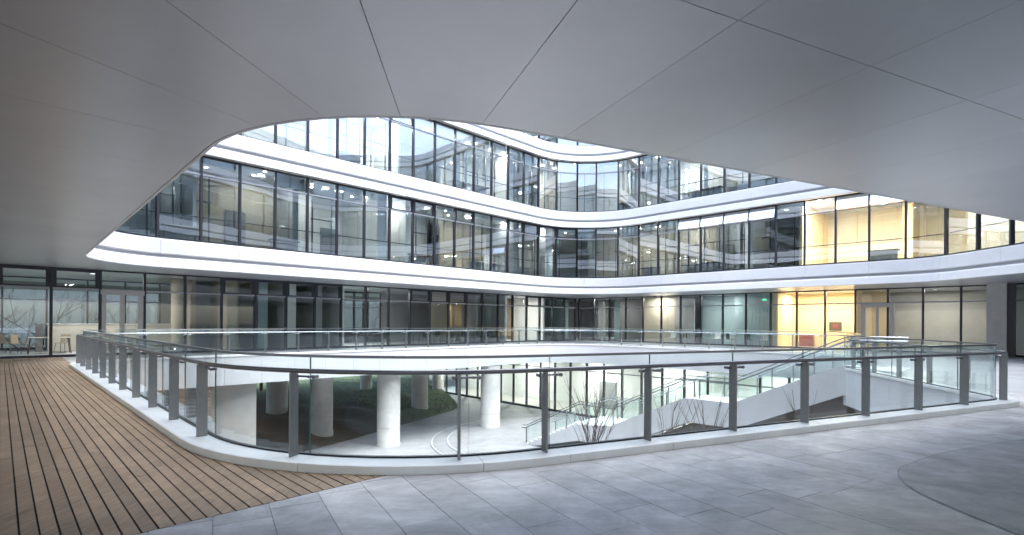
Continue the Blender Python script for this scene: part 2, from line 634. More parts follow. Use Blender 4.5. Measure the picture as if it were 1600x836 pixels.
# ---- timber boardwalk: planks run parallel to the left edge of the void
U = Vector((-math.sqrt(.5), math.sqrt(.5)))       # along the planks
Nn = Vector((math.sqrt(.5), math.sqrt(.5)))       # across, towards the void
BOUND = 6.6 / math.sqrt(2)                        # along coordinate where the paving starts
FAC_L = 40.3                                      # left ground floor glass line: y - x
mb = MB()
bw = struct(link('boardwalk', None, None, (-3, 3, 0)))
mb.add([(Nn * a + U * b).to_3d()[:2] + (-0.008,) for a, b in ((-5.2, BOUND), (1.45, BOUND), (1.45, 25.2), (-5.2, 28.4))], [(0, 1, 2, 3)])
mb.build('under_boarding', 'plank_gap', bw)
mb = MB()
mb.add([(Nn * a + U * b).to_3d()[:2] + (-0.0085,) for a, b in ((1.45, BOUND), (2.6, BOUND), (2.0, BOUND + 1.2), (1.45, BOUND + 3.4))], [(0, 1, 2, 3)])
mb.build('under_boarding', 'plank_gap', bw)
PITCH = 0.1085


def outside(path, p, off):
    """is p outside the loop grown by off? (convex part of the loop near the camera)"""
    best = 1e9; bs = 0
    for i in range(len(path.p) - 1):
        a, b = path.p[i], path.p[i + 1]
        ab = b - a
        t = max(0, min(1, (p - a).dot(ab) / max(1e-9, ab.length_squared)))
        q = a + ab * t
        d = (p - q).length
        if d < best:
            best = d; nn = Vector((ab.y, -ab.x)); bs = 1 if (p - q).dot(nn) > 0 else -1
    return best * bs > off


na = int(5.2 / PITCH)
k = -na
while True:
    a = (k + 0.5) * PITCH
    if a > 2.9:
        break
    b0 = BOUND + 0.004
    if not outside(DECK, Nn * a + U * (b0 + 0.02), 0.10):
        break
    b1 = b0 + 0.1
    while b1 < 28.3 and outside(DECK, Nn * a + U * b1, 0.10) and (U * b1 + Nn * a).y - (U * b1 + Nn * a).x < FAC_L - 0.25:
        b1 += 0.05
    cuts = [b0]
    c = b0 + R.uniform(1.2, 4.2)
    while c < b1 - 0.8:
        cuts.append(c); c += R.choice((3.6, 4.2, 4.8, 7.0))
    cuts.append(b1)
    for c0, c1 in zip(cuts, cuts[1:]):
        p = Nn * a + U * ((c0 + c1) / 2)
        dz = R.uniform(-0.0015, 0.0015)
        block('plank', 'plank', bw, p, -0.03 + dz, 0.0 + dz, (c1 - c0) - 0.004, PITCH - 0.0135 + R.uniform(-.001, .001), math.radians(135) + R.uniform(-.0004, .0004))
    k += 1


# ---- stone paving on the near deck
def clip(poly, n, d):
    """keep the part with p.n <= d"""
    out = []
    for i in range(len(poly)):
        a, b = poly[i], poly[(i + 1) % len(poly)]
        da, db = a.dot(n) - d, b.dot(n) - d
        if da <= 0:
            out.append(a)
        if (da < 0 < db) or (db < 0 < da):
            out.append(a.lerp(b, da / (da - db)))
    return out


D1 = Vector((0.5, -0.8660254)); P1 = Vector((0.8660254, 0.5))
pav = struct(link('pavement', None, None, (3, 5, 0)))
mb = MB()
jn = [Vector((-9.5, -2.9)), Vector((16, -4)), Vector((14.5, 11.8)), Vector((10.55, 10.1)), Vector((-.2, 5.3)), Vector((-1.3, 5.22))]
mb.add([(p.x, p.y, -0.007) for p in jn], [tuple(range(len(jn)))])
mb.build('bedding', 'stone_joint', pav)
slab_n = 0
s0 = 0.405
row = -14
edge_n = Vector((-math.sqrt(.5), math.sqrt(.5)))
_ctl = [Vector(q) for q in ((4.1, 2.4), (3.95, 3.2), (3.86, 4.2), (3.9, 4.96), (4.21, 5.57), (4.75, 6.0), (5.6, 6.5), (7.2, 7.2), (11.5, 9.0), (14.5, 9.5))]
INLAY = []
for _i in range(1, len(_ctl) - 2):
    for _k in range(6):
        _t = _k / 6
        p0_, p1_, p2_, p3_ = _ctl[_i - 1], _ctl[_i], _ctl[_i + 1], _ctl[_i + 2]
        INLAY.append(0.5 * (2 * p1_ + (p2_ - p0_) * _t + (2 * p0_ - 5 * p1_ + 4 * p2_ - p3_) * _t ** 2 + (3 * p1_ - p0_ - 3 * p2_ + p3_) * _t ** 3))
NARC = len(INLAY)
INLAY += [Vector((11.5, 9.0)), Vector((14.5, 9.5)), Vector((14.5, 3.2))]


def in_poly(p, poly):
    c = False
    for i in range(len(poly)):
        a, b = poly[i], poly[i - 1]
        if (a.y > p.y) != (b.y > p.y) and p.x < (b.x - a.x) * (p.y - a.y) / (b.y - a.y) + a.x:
            c = not c
    return c


while row < 40:
    sa = s0 + row * 0.42
    sm = sa + 0.21
    # where does this row of slabs meet the kerb?
    t = -14.0
    while t < 7.0:
        p = P1 * sm + D1 * t
        if p.y < 14.0 - max(0, p.x - 9) * 0.6 and outside(DECK, p, 0.18) and p.dot(edge_n) < BOUND + 0.45 and p.y < 12.5:
            break
        t += 0.05
    t0 = t
    off = R.uniform(0, 0.9)
    c = t0
    first = True
    while True:
        ln = 1.26 if not first else 0.36 + off
        first = False
        e = c + ln
        q = P1 * sm + D1 * ((c + e) / 2)
        if q.y < 1.2 or slab_n >= 296:
            break
        g = 0.0025
        poly = [P1 * (sa + g) + D1 * (c + g), P1 * (sa + .42 - g) + D1 * (c + g), P1 * (sa + .42 - g) + D1 * (e - g), P1 * (sa + g) + D1 * (e - g)]
        poly = clip(poly, edge_n, BOUND - 0.006)
        vis = abs(q.x) < q.y * 1.12 + 0.8 and q.y > 2.2
        if len(poly) >= 3 and vis:
            mb = MB()
            ctr = sum(poly, Vector((0, 0))) / len(poly)
            inl = in_poly(ctr, INLAY)
            dz = R.uniform(-0.001, 0.001)
            mb.prism([(p.x, p.y) for p in poly[::-1]], -0.006, dz)
            smooth_grey = ctr.dot(edge_n) > BOUND - 1.0 and sm < 0.75
            mb.build('paving_slab', 'stone_dark' if smooth_grey else 'stone', pav, (ctr.x, ctr.y, 0))
            slab_n += 1
        c = e
    row += 1
# darker curved inlay on the right and the bright metal strip by the boardwalk
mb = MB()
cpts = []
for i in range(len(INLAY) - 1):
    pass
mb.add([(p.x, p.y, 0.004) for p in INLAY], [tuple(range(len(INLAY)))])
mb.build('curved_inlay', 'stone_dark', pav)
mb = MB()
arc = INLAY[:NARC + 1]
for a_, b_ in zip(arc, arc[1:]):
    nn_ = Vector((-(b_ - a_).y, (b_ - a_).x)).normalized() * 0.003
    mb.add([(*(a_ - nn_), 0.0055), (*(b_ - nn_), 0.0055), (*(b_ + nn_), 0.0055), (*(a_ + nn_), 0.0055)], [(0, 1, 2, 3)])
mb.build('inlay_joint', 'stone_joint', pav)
mb = MB()
mb.tube([(p.x, p.y, 0.0) for p in (P1 * 0.36 + D1 * -3.1, P1 * 0.36 + D1 * -1.5)], 0.008, 6)
mb.build('metal_strip', 'bright_steel', pav)

# ------------------------------------------------------------------ kerb and balustrade round the void
sN0 = DECK.find(-2.24 - 0.3, 5.35)
tipL = DECK.find(-15.0, 18.7)
stair_n = DECK.find(11.75, 18.15)
stair_f = DECK.find(13.6, 20.0)
PH = DECK.find(1.85, 6.62) % 1.5
kerb = struct(link('kerb', None, None, (0, 6, 0)))


def coping(t0, t1, parent):
    mb = MB()
    g = 0.004
    strip(mb, DECK, t0 + g, t1 - g, [(-0.03, 0.0), (-0.03, 0.075), (-0.02, 0.085), (0.355, 0.095), (0.37, 0.088), (0.37, -0.006)], close=True)
    p = DECK.at((t0 + t1) / 2)
    mb.build('coping_stone', 'coping', parent, (p.x, p.y, 0))


def fascia_deck(t0, t1, parent):
    mb = MB()
    strip(mb, DECK, t0 + .004, t1 - .004, [(0.0, -0.012), (0.0, -1.24), (0.12, -1.24), (0.12, -0.014)], close=True)
    p = DECK.at((t0 + t1) / 2)
    mb.build('fascia_panel', 'fascia', parent, (p.x, p.y, 0))


NODES = []
tq = DECK.find(0.35, 6.02)
while tq < stair_n - 0.3:
    NODES.append(tq); tq += 1.5
NODES += [DECK.find(-0.58, 5.6), DECK.find(-2.5, 5.5)]
tq = DECK.find(-3.95, 6.72)
if tq < 5:
    tq += DECK.L
while tq > tipL + 0.2:
    NODES.append(tq % DECK.L); tq -= 1.52
tq = stair_f + 0.5
while tq < tipL - 0.4:
    NODES.append(tq); tq += 1.5
NODES.sort()
edges = [0.0] + [n_ + 0.22 for n_ in NODES if 0.4 < n_ + 0.22 < DECK.L - 0.4] + [DECK.L]
cuts = sorted(set(edges + [stair_n, stair_f]))
deck_edge = struct(link('slab_edge', None, None, (0, 20, -1.2)))
for a, b in zip(cuts, cuts[1:]):
    if b - a < 0.05:
        continue
    m_ = (a + b) / 2
    if not (stair_n - 0.01 < m_ < stair_f + 0.01):
        coping(a, b, kerb)
    fascia_deck(a, b, deck_edge)

# post mesh: radial steel plate with a slightly bevelled head
mb = MB()
pw, pt, phh = 0.125, 0.022, 0.93
prof = [(-pw / 2, 0), (pw / 2, 0), (pw / 2, phh - 0.03), (pw / 2 - 0.03, phh), (-pw / 2, phh)]
nv = len(prof)
vv = [(-pt / 2, y, z) for y, z in prof] + [(pt / 2, y, z) for y, z in prof]
mb.add(vv, [tuple(range(nv)), tuple(range(2 * nv - 1, nv - 1, -1))] + [(i, nv + i, nv + (i + 1) % nv, (i + 1) % nv) for i in range(nv)])
POST = mb.mesh('post_plate', 'steel')
mb = MB()
mb.box((0, 0, 0.02), (0.16, 0.05, 0.008))
FOOT = mb.mesh('foot_plate', 'steel')
# clamp bar with two round heads holding the glass on both sides of its joint
mb = MB()
mb.tube([(0.0, 0, 0), (0.23, 0, 0)], 0.011, 8)
for xx in (-0.055, 0.23):
    mb.tube([(xx, -0.03, 0), (xx, 0.045, 0)], 0.022, 10)
mb.tube([(0.165, -0.03, 0), (0.165, 0.045, 0)], 0.016, 10)
mb.tube([(-0.06, 0, 0), (0, 0, 0)], 0.009, 6)
CLAMP = mb.mesh('clamp', 'rail_steel')
mb = MB()
mb.tube([(0.0, 0, 0), (0.23, 0, 0)], 0.011, 6)
for xx in (-0.055, 0.23):
    mb.tube([(xx, -0.03, 0), (xx, 0.045, 0)], 0.026, 8)
CLAMP_FAR = mb.mesh('clamp_bright', 'bright_steel')
KT = 0.09          # kerb top at the post
POST_OFF, GLASS_OFF = 0.14, 0.0


def balustrade(name, label, nodes, t0, t1, far=False):
    mid = DECK.at((t0 + t1) / 2)
    root = thing(name, label, 'balustrade', (mid.x, mid.y, 0.09))
    rail_m = 'rail_steel' if not far else 'bright_steel'
    joints = [t0]
    for t in nodes:
        p = DECK.at(t, POST_OFF); nn = DECK.normal(t); ang = DECK.angle(t)
        link('post', POST, root, (p.x, p.y, KT), ang)
        q = DECK.at(t, 0.085)
        link('glass_clamp', CLAMP_FAR if far else CLAMP, root, (q.x, q.y, KT + 0.885), ang)
        if t0 + 0.3 < t + 0.12 < t1 - 0.3:
            joints.append(t + 0.12)
    joints.append(t1)
    for a, b in zip(joints, joints[1:]):
        mb = MB()
        strip(mb, DECK, a + 0.006, b - 0.004, [(0.012, KT + 0.0), (0.012, KT + 1.10), (0.026, KT + 1.10), (0.026, KT + 0.0)], close=True, cap=1)
        c = DECK.at((a + b) / 2)
        mb.build('glass_panel', ['rail_glass', 'glass_edge'], root, (c.x, c.y, KT))
    ts = DECK.samples(t0, t1)
    mb = MB()
    mb.tube([(*DECK.at(t, 0.165), KT + 0.955) for t in ts], 0.027, 10)
    mb.build('handrail', 'rail_steel' if not far else 'bright_steel', root)
    mb = MB()
    strip(mb, DECK, t0, t1, [(-0.004, KT + 1.095), (-0.004, KT + 1.125), (0.042, KT + 1.125), (0.042, KT + 1.095)], close=True)
    mb.build('cap_rail', rail_m, root)
    mb = MB()
    strip(mb, DECK, t0, t1, [(-0.006, 0.078), (-0.006, 0.105), (0.044, 0.105), (0.044, 0.078)], close=True)
    mb.build('glass_shoe', 'dark_fitting', root)
    return root


all_nodes = [n_ for n_ in NODES]


def nodes_between(a, b):
    out = []
    for kk in (-1, 0, 1):
        for n_ in NODES:
            v = n_ + kk * DECK.L
            if a <= v <= b:
                out.append(v)
    return sorted(out)


LT = tipL - DECK.L       # start at the left tip, go round the near corner to the stair
balustrade('glass_balustrade', 'near glass balustrade with dark steel posts curving round the void from boardwalk to stair', nodes_between(LT, stair_n - 0.3), LT, stair_n - 0.05)
balustrade('glass_balustrade', 'far glass balustrade with bright rails in front of the ground floor glazing', nodes_between(stair_f + 0.3, tipL - 0.3), stair_f + 0.05, tipL - 0.02, True)

# ------------------------------------------------------------------ the building: three wings round the void
wing_l = thing('office_wing', 'left wing with white curved bands and dark mullioned glazing behind the boardwalk', 'building', (-8, 33, 0))
wing_r = thing('office_wing', 'right wing with white bands, tilted vent windows and yellow lit rooms', 'building', (17, 34, 0))
wing_n = thing('overhead_wing', 'near wing bridging overhead with a smooth grey panelled soffit', 'building', (0, 0, SOFFIT))


def wing_of(t):
    t = t % UP.L
    if sC <= t <= sB:
        return wing_l
    if sD2 <= t < sC:
        return wing_r
    return wing_n


NF = 4
# white bands as panels
PAN = 3.0
phase_up = UP.find(1.83, 6.65) % 1.5
marks = [0.0]
t = phase_up
while t < UP.L:
    if t > 0.3:
        marks.append(t)
    t += PAN
marks = sorted(set([m_ for m_ in marks if UP.L - m_ > 0.4] + [sC, sB, sD2, UP.L]))
marks = [m_ for i, m_ in enumerate(marks) if i == 0 or m_ - marks[i - 1] > 0.02]
for lev in range(NF):
    zb = SOFFIT + F2F * lev
    for a, b in zip(marks, marks[1:]):
        mb = MB()
        pr = [(0.02, 0.0), (0.0, 0.02), (0.03, 0.36), (0.17, 0.44), (0.20, 0.50), (0.16, 0.57), (0.075, 0.60), (0.075, 1.17), (0.09, 1.20), (0.45, BAND), (0.45, 0.12), (0.058, 0.05), (0.058, 0.0)]
        mi = [0, 0, 0, 1, 1, 0, 0, 0, 0, 0, 0, 0, 0]
        strip(mb, UP, a + .005, b - .005, [(o, zb + z) for o, z in pr], mi=mi, close=True)
        c = UP.at((a + b) / 2)
        mb.build('fascia_panel', ['fascia', 'fascia_groove_shade'], wing_of((a + b) / 2), (c.x, c.y, zb))

# floor slabs, ceilings and outer walls of the upper storeys
for lev in range(NF):
    zb = SOFFIT + F2F * lev
    for (a, b, w) in ((sC, sB, wing_l), (sD2, sC, wing_r), (sB, UP.L + sD2, wing_n)):
        mb = MB()
        strip(mb, UP, a, b, [(0.46, zb + BAND - 0.03), (11.0, zb + BAND - 0.03), (11.0, zb + 0.12), (0.46, zb + 0.12)], mi=[0, 1, 1, 1], close=True)
        mb.build('floor_slab', ['int_floor', 'int_ceiling'], w)
        if lev < NF - 1:
            mb = MB()
            strip(mb, UP, a, b, [(10.0, zb + BAND - 0.03), (10.0, zb + F2F + 0.12), (10.25, zb + F2F + 0.12), (10.25, zb + BAND - 0.03)], close=True)
            mb.build('outer_wall', 'white_wall', w)

# soffit panels: a seam every 1.5 m square to the edge, rows 2.6 m deep
soffit = struct(link('ceiling', None, None, (0, 0, SOFFIT)))
mb = MB()
strip(mb, UP, 0, UP.L, [(0.06, SOFFIT + 0.035), (28.0, SOFFIT + 0.035)])
mb.build('backing_sheet', 'soffit_joint', soffit)
seams = []
t = UP.find(0.53, 6.05)
sLft = UP.find(-3.5, 6.4)
while t < sB:
    seams.append(t); t += 1.5
back = []
t = sLft if sLft > sB else sLft + UP.L
while t > seams[-1] + 0.7:
    back.append(t); t -= 1.5
seams += back[::-1]
seams += [UP.find(-2.75, 5.8) , UP.find(-2.0, 5.5), UP.find(-1.19, 5.48), UP.find(-0.4, 5.68)]
seams = sorted((x if x > 0.0 else x + UP.L) for x in seams)
seams = sorted(set(round(x % UP.L, 4) for x in seams))
seams.append(seams[0] + UP.L)
ROWS = [(0.07, 2.6), (2.6, 5.6), (5.6, 10.0), (10.0, 17.0), (17.0, 28.0)]
for a, b in zip(seams, seams[1:]):
    m_ = ((a + b) / 2) % UP.L
    near = not (sD2 < m_ < sB)
    rows = ROWS if near else [(0.07, 2.6), (2.6, 9.0), (9.0, 16.0)]
    for ri, (r0, r1) in enumerate(rows):
        mb = MB()
        g0 = 0.0022
        gr = 0.003 if ri else 0.0
        strip(mb, UP, a + g0, b - g0, [(r0 + gr, SOFFIT), (r0 + gr, SOFFIT + 0.03), (r1 - 0.003, SOFFIT + 0.03), (r1 - 0.003, SOFFIT)], close=True)
        c = UP.at((a + b) / 2, (r0 + r1) / 2)
        mb.build('soffit_panel', 'soffit', soffit, (c.x, c.y, SOFFIT))


# ------------------------------------------------------------------ curtain walls
def curtain(path, ts, off, z0, z1, transom, parent, name='curtain_wall', gm='pane', rail=None, skip=(), vents=(), sash=(), mw=0.09, md=0.15, base=0.09, clear=()):
    """one run of glazing: sill and head as the part, each pane and mullion below it"""
    mb = MB()
    a, b = ts[0], ts[-1]
    strip(mb, path, a, b, [(off - md / 2, z0), (off - md / 2, z0 + base), (off + md / 2, z0 + base), (off + md / 2, z0)], close=True)
    strip(mb, path, a, b, [(off - md / 2, z1 - 0.06), (off - md / 2, z1), (off + md / 2, z1), (off + md / 2, z1 - 0.06)], close=True)
    part = mb.build(name, 'mullion', parent)
    for t in ts:
        p = path.at(t, off)
        block('mullion', 'mullion', part, p, z0 + 0.002, z1 - 0.002, mw, md + 0.03, path.angle(t))
    for i, (t0, t1) in enumerate(zip(ts, ts[1:])):
        p, q = path.at(t0, off), path.at(t1, off)
        d = q - p; L = d.length; ang = math.atan2(d.y, d.x); c = (p + q) / 2
        zt = z1 - transom
        block('transom', 'sill', part, c, zt - 0.035, zt + 0.035, L - mw, md * 0.9, ang)
        if i not in skip:
            block('pane', gm, part, c, z0 + base, zt - 0.036, L - mw, 0.022, ang)
        if i in vents:
            hgt = transom - 0.1
            nn = Vector((d.y, -d.x)).normalized()
            tl = math.radians(17)
            cc = c - nn * (math.sin(tl) * hgt / 2)
            o = link('vent_sash', cube_mesh('pane_vent'), part, (cc.x, cc.y, z1 - 0.06 - math.cos(tl) * hgt / 2), 0, (L - mw, 0.04, hgt))
            o.rotation_euler = (Matrix.Rotation(ang, 3, 'Z') @ Matrix.Rotation(tl, 3, 'X')).to_euler()
        else:
            block('pane', 'pane_upper' if gm == 'pane' else gm, part, c, zt + 0.036, z1 - 0.06, L - mw, 0.022, ang)
        if i in sash:
            m2 = MB()
            hh = z1 - 0.06 - (zt + 0.036); ww = L - mw
            for (sx, sz, wx, wz) in ((-ww / 2 + 0.06, 0, 0.12, hh), (ww / 2 - 0.06, 0, 0.12, hh), (0, hh / 2 - 0.04, ww - .24, 0.08), (0, -hh / 2 + 0.03, ww - .24, 0.06)):
                m2.box((sx, 0.0, sz), (wx, 0.07, wz))
            link('sash_frame', m2.mesh('sash_frame', 'mullion'), part, (c.x, c.y, (zt + 0.036 + z1 - 0.06) / 2), ang)
        if rail:
            block('guard_rail', 'mullion', part, path.at((t0 + t1) / 2, off + 0.12), z0 + rail - 0.02, z0 + rail + 0.02, L, 0.04, ang)
    return part


def stations(t0, t1, mod=MOD):
    n = max(1, round((t1 - t0) / mod))
    return [t0 + (t1 - t0) * i / n for i in range(n + 1)]


GOFF = 0.36
# phases chosen so that mullions stand where the photo shows them
ML0 = UP.find(-8.9, 26.5)      # a mullion of the left wing
MR0 = UP.find(11.2, 35.0)
tsL = []
t = ML0
while t > sC + 0.7:
    t -= MOD
tsL = [t + MOD * i for i in range(60) if t + MOD * i < sB - 0.4]
tsR = []
t = MR0
while t < sC - 0.7:
    t += MOD
tsR = [t - MOD * i for i in range(60) if t - MOD * i > sD2][::-1]
tsL = [x for x in tsL if x > sC + 0.3]
tsR = [x for x in tsR if x < sC - 0.3]
mid_t = (tsR[-1] + tsL[0]) / 2
if tsL[0] - tsR[-1] > 2.2:
    tsL = [mid_t] + tsL
tsR = tsR + [tsL[0]]
tsN = stations(tsL[-1], UP.L + tsR[0], 3.0)
nR = len(tsR)


def bay_index(ts, x, y):
    s_ = UP.find(x, y)
    for i in range(len(ts) - 1):
        if ts[i] <= s_ < ts[i + 1]:
            return i
    return -1


for lev in range(1, NF):
    z0 = SOFFIT + F2F * (lev - 1) + BAND
    z1 = SOFFIT + F2F * lev
    ventsR = ()
    if lev == 1:
        v = bay_index(tsR, 11.6, 34.6)
        v2 = bay_index(tsR, 17.9, 28.3)
        ventsR = (v, v - 1, v - 2, v - 3, v2, v2 - 1)
    sashL = tuple(i for i in range(len(tsL)) if R.random() < (0.5 if lev == 1 else 0.2))
    curtain(UP, tsL, GOFF, z0, z1, 0.84, wing_l, rail=1.12, sash=sashL, base=0.08)
    curtain(UP, tsR, GOFF, z0, z1, 0.84, wing_r, rail=1.12, vents=ventsR, base=0.08)
    curtain(UP, tsN, GOFF, z0, z1, 0.84, wing_n, base=0.08)

# ground floor glazing (set back) : corner of the two lines, ends turn towards the camera
SUMR = 52.3
gx, gy = (SUMR - FAC_L) / 2, (SUMR + FAC_L) / 2
GL = Path([(gx, gy), (-34, FAC_L - 34)], closed=False)            # left run, from the corner outwards
GR = Path([(25.6, SUMR - 25.6), (gx, gy)], closed=False)          # right run, towards the corner
t1f = GL.find(-17.98, FAC_L - 17.98)
ts = sorted([t1f + MOD * 1.02 * i for i in range(-40, 20) if 0.15 < t1f + MOD * 1.02 * i < GL.L])
ts = [0.02] + ts if ts[0] > 0.5 else ts
doorbay = min(range(len(ts)), key=lambda i: abs(ts[i] - t1f))
sash1 = tuple(i for i in range(len(ts)) if (i % 7 in (0, 1, 2, 3)) and i < doorbay + 2)
curtain(GL, ts, 0, 0.0, SOFFIT, 0.86, wing_l, skip=(doorbay - 1,), sash=sash1, base=0.1, gm='pane_clear', mw=0.10)
# double door with a wide metal frame
p, q = GL.at(ts[doorbay - 1]), GL.at(ts[doorbay])
d = q - p; ang = math.atan2(d.y, d.x); c = (p + q) / 2; L = d.length
mb = MB()
for sx in (-L / 2 + 0.12, L / 2 - 0.12, 0):
    mb.box((c.x + math.cos(ang) * sx - 0.03 * math.sin(-ang), c.y + math.sin(ang) * sx, 1.42), (0.2 if sx else 0.16, 0.2, 2.84), ang)
mb.box((c.x, c.y, 2.78), (L - 0.02, 0.21, 0.2), ang)
door = mb.build('door', 'door_metal', wing_l)
for sx in (-0.36, 0.36):
    cc = c + Vector((math.cos(ang), math.sin(ang))) * sx
    block('door_pane', 'pane_clear', door, cc, 0.05, 2.68, 0.5, 0.02, ang)
tsr = stations(0.02, GR.L - 0.1, MOD * 1.06)
curtain(GR, tsr, 0, 0.0, SOFFIT, 0.86, wing_r, base=0.1, gm='pane_clear', mw=0.10)
# end pier and the glazing that turns towards the camera on the far right
mb = MB()
GT = Path([(25.75, 10.0), (25.75, 26.3)], closed=False)
curtain(GT, stations(0, GT.L, 3.2), 0, 0.0, SOFFIT, 0.86, wing_r, base=0.1, mw=0.1)
pier_r = block('end_pier', 'concrete', wing_r, (24.75, 26.15), 0, SOFFIT - 0.01, 0.75, 0.6, math.radians(-45))
pier_b = block('end_pier', 'dark_wall', wing_r, (25.5, 26.3), 0, SOFFIT - 0.01, 0.5, 0.45, math.radians(-45))


# ------------------------------------------------------------------ rooms behind the glass
def wall_run(path, t0, t1, off, z0, z1, m, parent, th=0.15, name='interior_wall'):
    mb = MB()
    strip(mb, path, t0, t1, [(off, z0), (off, z1), (off + th, z1), (off + th, z0)], close=True)
    return mb.build(name, m, parent)


def cross_wall(path, t, o0, o1, z0, z1, m, parent, th=0.15):
    a, b = path.at(t, o0), path.at(t, o1)
    c = (a + b) / 2
    return block('partition_wall', m, parent, c, z0, z1, (b - a).length, th, math.atan2((b - a).y, (b - a).x))


LAMPS = []


def lamp(label, cat, p, z, size, energy, warm=False, group=None, mtl=None, color=None):
    """recessed ceiling light: housing, diffuser and its light"""
    root = thing('ceiling_lamp', label, 'lamp', (p[0], p[1], z), group)
    mb = MB()
    mb.lathe([(size * .5, z - 0.05), (size * .56, z - 0.05), (size * .56, z)], p, 16)
    mb.build('housing', 'bright_steel', root, (p[0], p[1], z))
    mb = MB()
    n = 16
    ring = [(p[0] + size * .5 * math.cos(2 * math.pi * i / n), p[1] + size * .5 * math.sin(2 * math.pi * i / n), z - 0.03) for i in range(n)]
    mb.add(ring, [tuple(range(n))[::-1]])
    mb.build('diffuser', mtl or ('lamp_warm' if warm else 'lamp_cool'), root, (p[0], p[1], z))
    if energy:
        ld = bpy.data.lights.new('lamp_light', 'AREA')
        ld.shape = 'DISK'; ld.size = max(size, 0.5); ld.energy = energy
        ld.color = color or ((1.0, 0.85, 0.64) if warm else (1.0, 0.96, 0.91))
        link('lamp_light', ld, root, (p[0], p[1], z - 0.07))
    return root


mb = MB()
mb.lathe([(0.001, -0.03), (0.055, -0.03), (0.07, -0.02), (0.07, 0.0)], (0, 0), 10)
DOWNL = mb.mesh('downlight', 'lamp_cool')
ORD = ('nearest', 'second', 'third', 'fourth', 'fifth', 'sixth', 'seventh')
FLOORN = {1: 'second', 2: 'third', 3: 'fourth'}
for lev in range(1, NF):
    z0 = SOFFIT + F2F * (lev - 1) + BAND - 0.03
    z1 = SOFFIT + F2F * lev + 0.12
    for (a, b, w, nm) in ((sC, sB - 1.0, wing_l, 'left'), (sD2 + 1.5, sC, wing_r, 'right')):
        rr = random.Random(lev * 10 + (1 if nm == 'left' else 2))
        t = a + (2.0 if nm == 'left' else 0.0)
        while t < b - 0.5:
            ln = rr.choice((MOD, MOD * 2, MOD * 3))
            e = min(t + ln, b)
            o = rr.choice((3.4, 4.0, 4.6, 5.4))
            m = rr.choice(('beige_wall', 'cream', 'grey_wall', 'white_wall', 'grey_wall', 'beige_wall', 'timber_wall' if nm == 'left' else 'cream')) if lev == 1 else rr.choice(('white_wall', 'beige_wall', 'cream', 'white_wall', 'grey_wall'))
            mid_yellow = (nm == 'right' and lev == 1 and a < UP.find(17.0, 29.0) and t < UP.find(15.9, 30.0))
            if not mid_yellow:
                wall_run(UP, t + 0.02, e - 0.02, o, z0, z1, m, w)
                if rr.random() < 0.6:
                    cross_wall(UP, t, rr.uniform(0.9, 2.0), o + 0.1, z0 + 0.002, z1 - 0.002, rr.choice(('white_wall', 'beige_wall', 'grey_wall')), w, rr.choice((0.15, 0.3, 0.6)))
                if rr.random() < 0.35:
                    p = UP.at(t + ln * 0.5, o - 0.05)
                    block('inner_door', 'dark_wall', w, p, z0 + 0.003, z0 + 2.2, 0.95, 0.08, UP.angle(t + ln * .5))
            t = e
        for b0_, b1_ in zip((tsL if nm == 'left' else tsR), (tsL if nm == 'left' else tsR)[1:]):
            if rr.random() < 0.7:
                m_ = (b0_ + b1_) / 2
                p = UP.at(m_, GOFF + 0.2)
                hb = rr.choice((0.18, 0.25, 0.3, 0.62))
                block('blind', 'white_wall', w, p, z1 - 0.14 - hb, z1 - 0.14, (b1_ - b0_) - 0.16, 0.02, UP.angle(m_))
        # glazed inner partitions: thin dark frames, and small downlights
        t = a + 1.0
        while t < b - 1.0:
            o = rr.uniform(2.2, 3.1)
            if rr.random() < 0.55 and not (nm == 'right' and lev == 1 and t < UP.find(15.9, 30.0)):
                for q_ in (0, rr.uniform(0.8, 1.2)):
                    p = UP.at(t + q_, o)
                    block('inner_frame', 'mullion', w, p, z0 + .004, z1 - .3, 0.06, 0.06, UP.angle(t))
                p = UP.at(t + 0.55, o)
                block('inner_frame', 'mullion', w, p, z0 + 2.3, z0 + 2.36, 1.3, 0.05, UP.angle(t + .55))
            for _ in range(rr.choice((1, 2, 2, 3))):
                p = UP.at(t + rr.uniform(-.7, .7), rr.uniform(0.9, 3.0))
                link('downlight', DOWNL, w, (p.x, p.y, z1 - 0.004))
            if rr.random() < 0.4:
                p = UP.at(t, rr.uniform(1.0, 1.8))
                block('desk', 'plastic_black' if rr.random() < .5 else 'cream', w, p, z0 + 0.7, z0 + 0.76, 1.4, 0.6, UP.angle(t))
                block('desk_panel', 'grey_wall', w, p, z0 + .005, z0 + 0.7, 1.3, 0.05, UP.angle(t))
            t += MOD
        # ceiling lamps
        cnt = {1: 7, 2: 7, 3: 3}[lev] if nm == 'left' else {1: 5, 2: 5, 3: 3}[lev]
        lo, hi = (a + 0.6, b - 4) if nm == 'left' else (a + 8.6, b - 1.5)
        for i in range(cnt):
            tt = lo + (hi - lo) * (i + 0.5) / cnt
            p = UP.at(tt, 2.0)
            lamp('%s ceiling light from the round corner, %s storey of the %s wing' % (ORD[i if nm == 'left' else cnt - 1 - i], FLOORN[lev], nm), 'lamp', p, z1 - 0.01, 0.3, {1: 20 if nm == 'left' else 28, 2: 46, 3: 130}[lev], False, 'lamps on the %s storey of the %s wing' % (FLOORN[lev], nm))
    if lev < 3:
        wall_run(UP, sC - 2.4, sC + 2.0, 3.4, z0, z1, 'cream', wing_l)
    if lev == 3:
        wall_run(UP, sC - 6, sC + 6, 2.4, z0, z1, 'white_wall', wing_l)
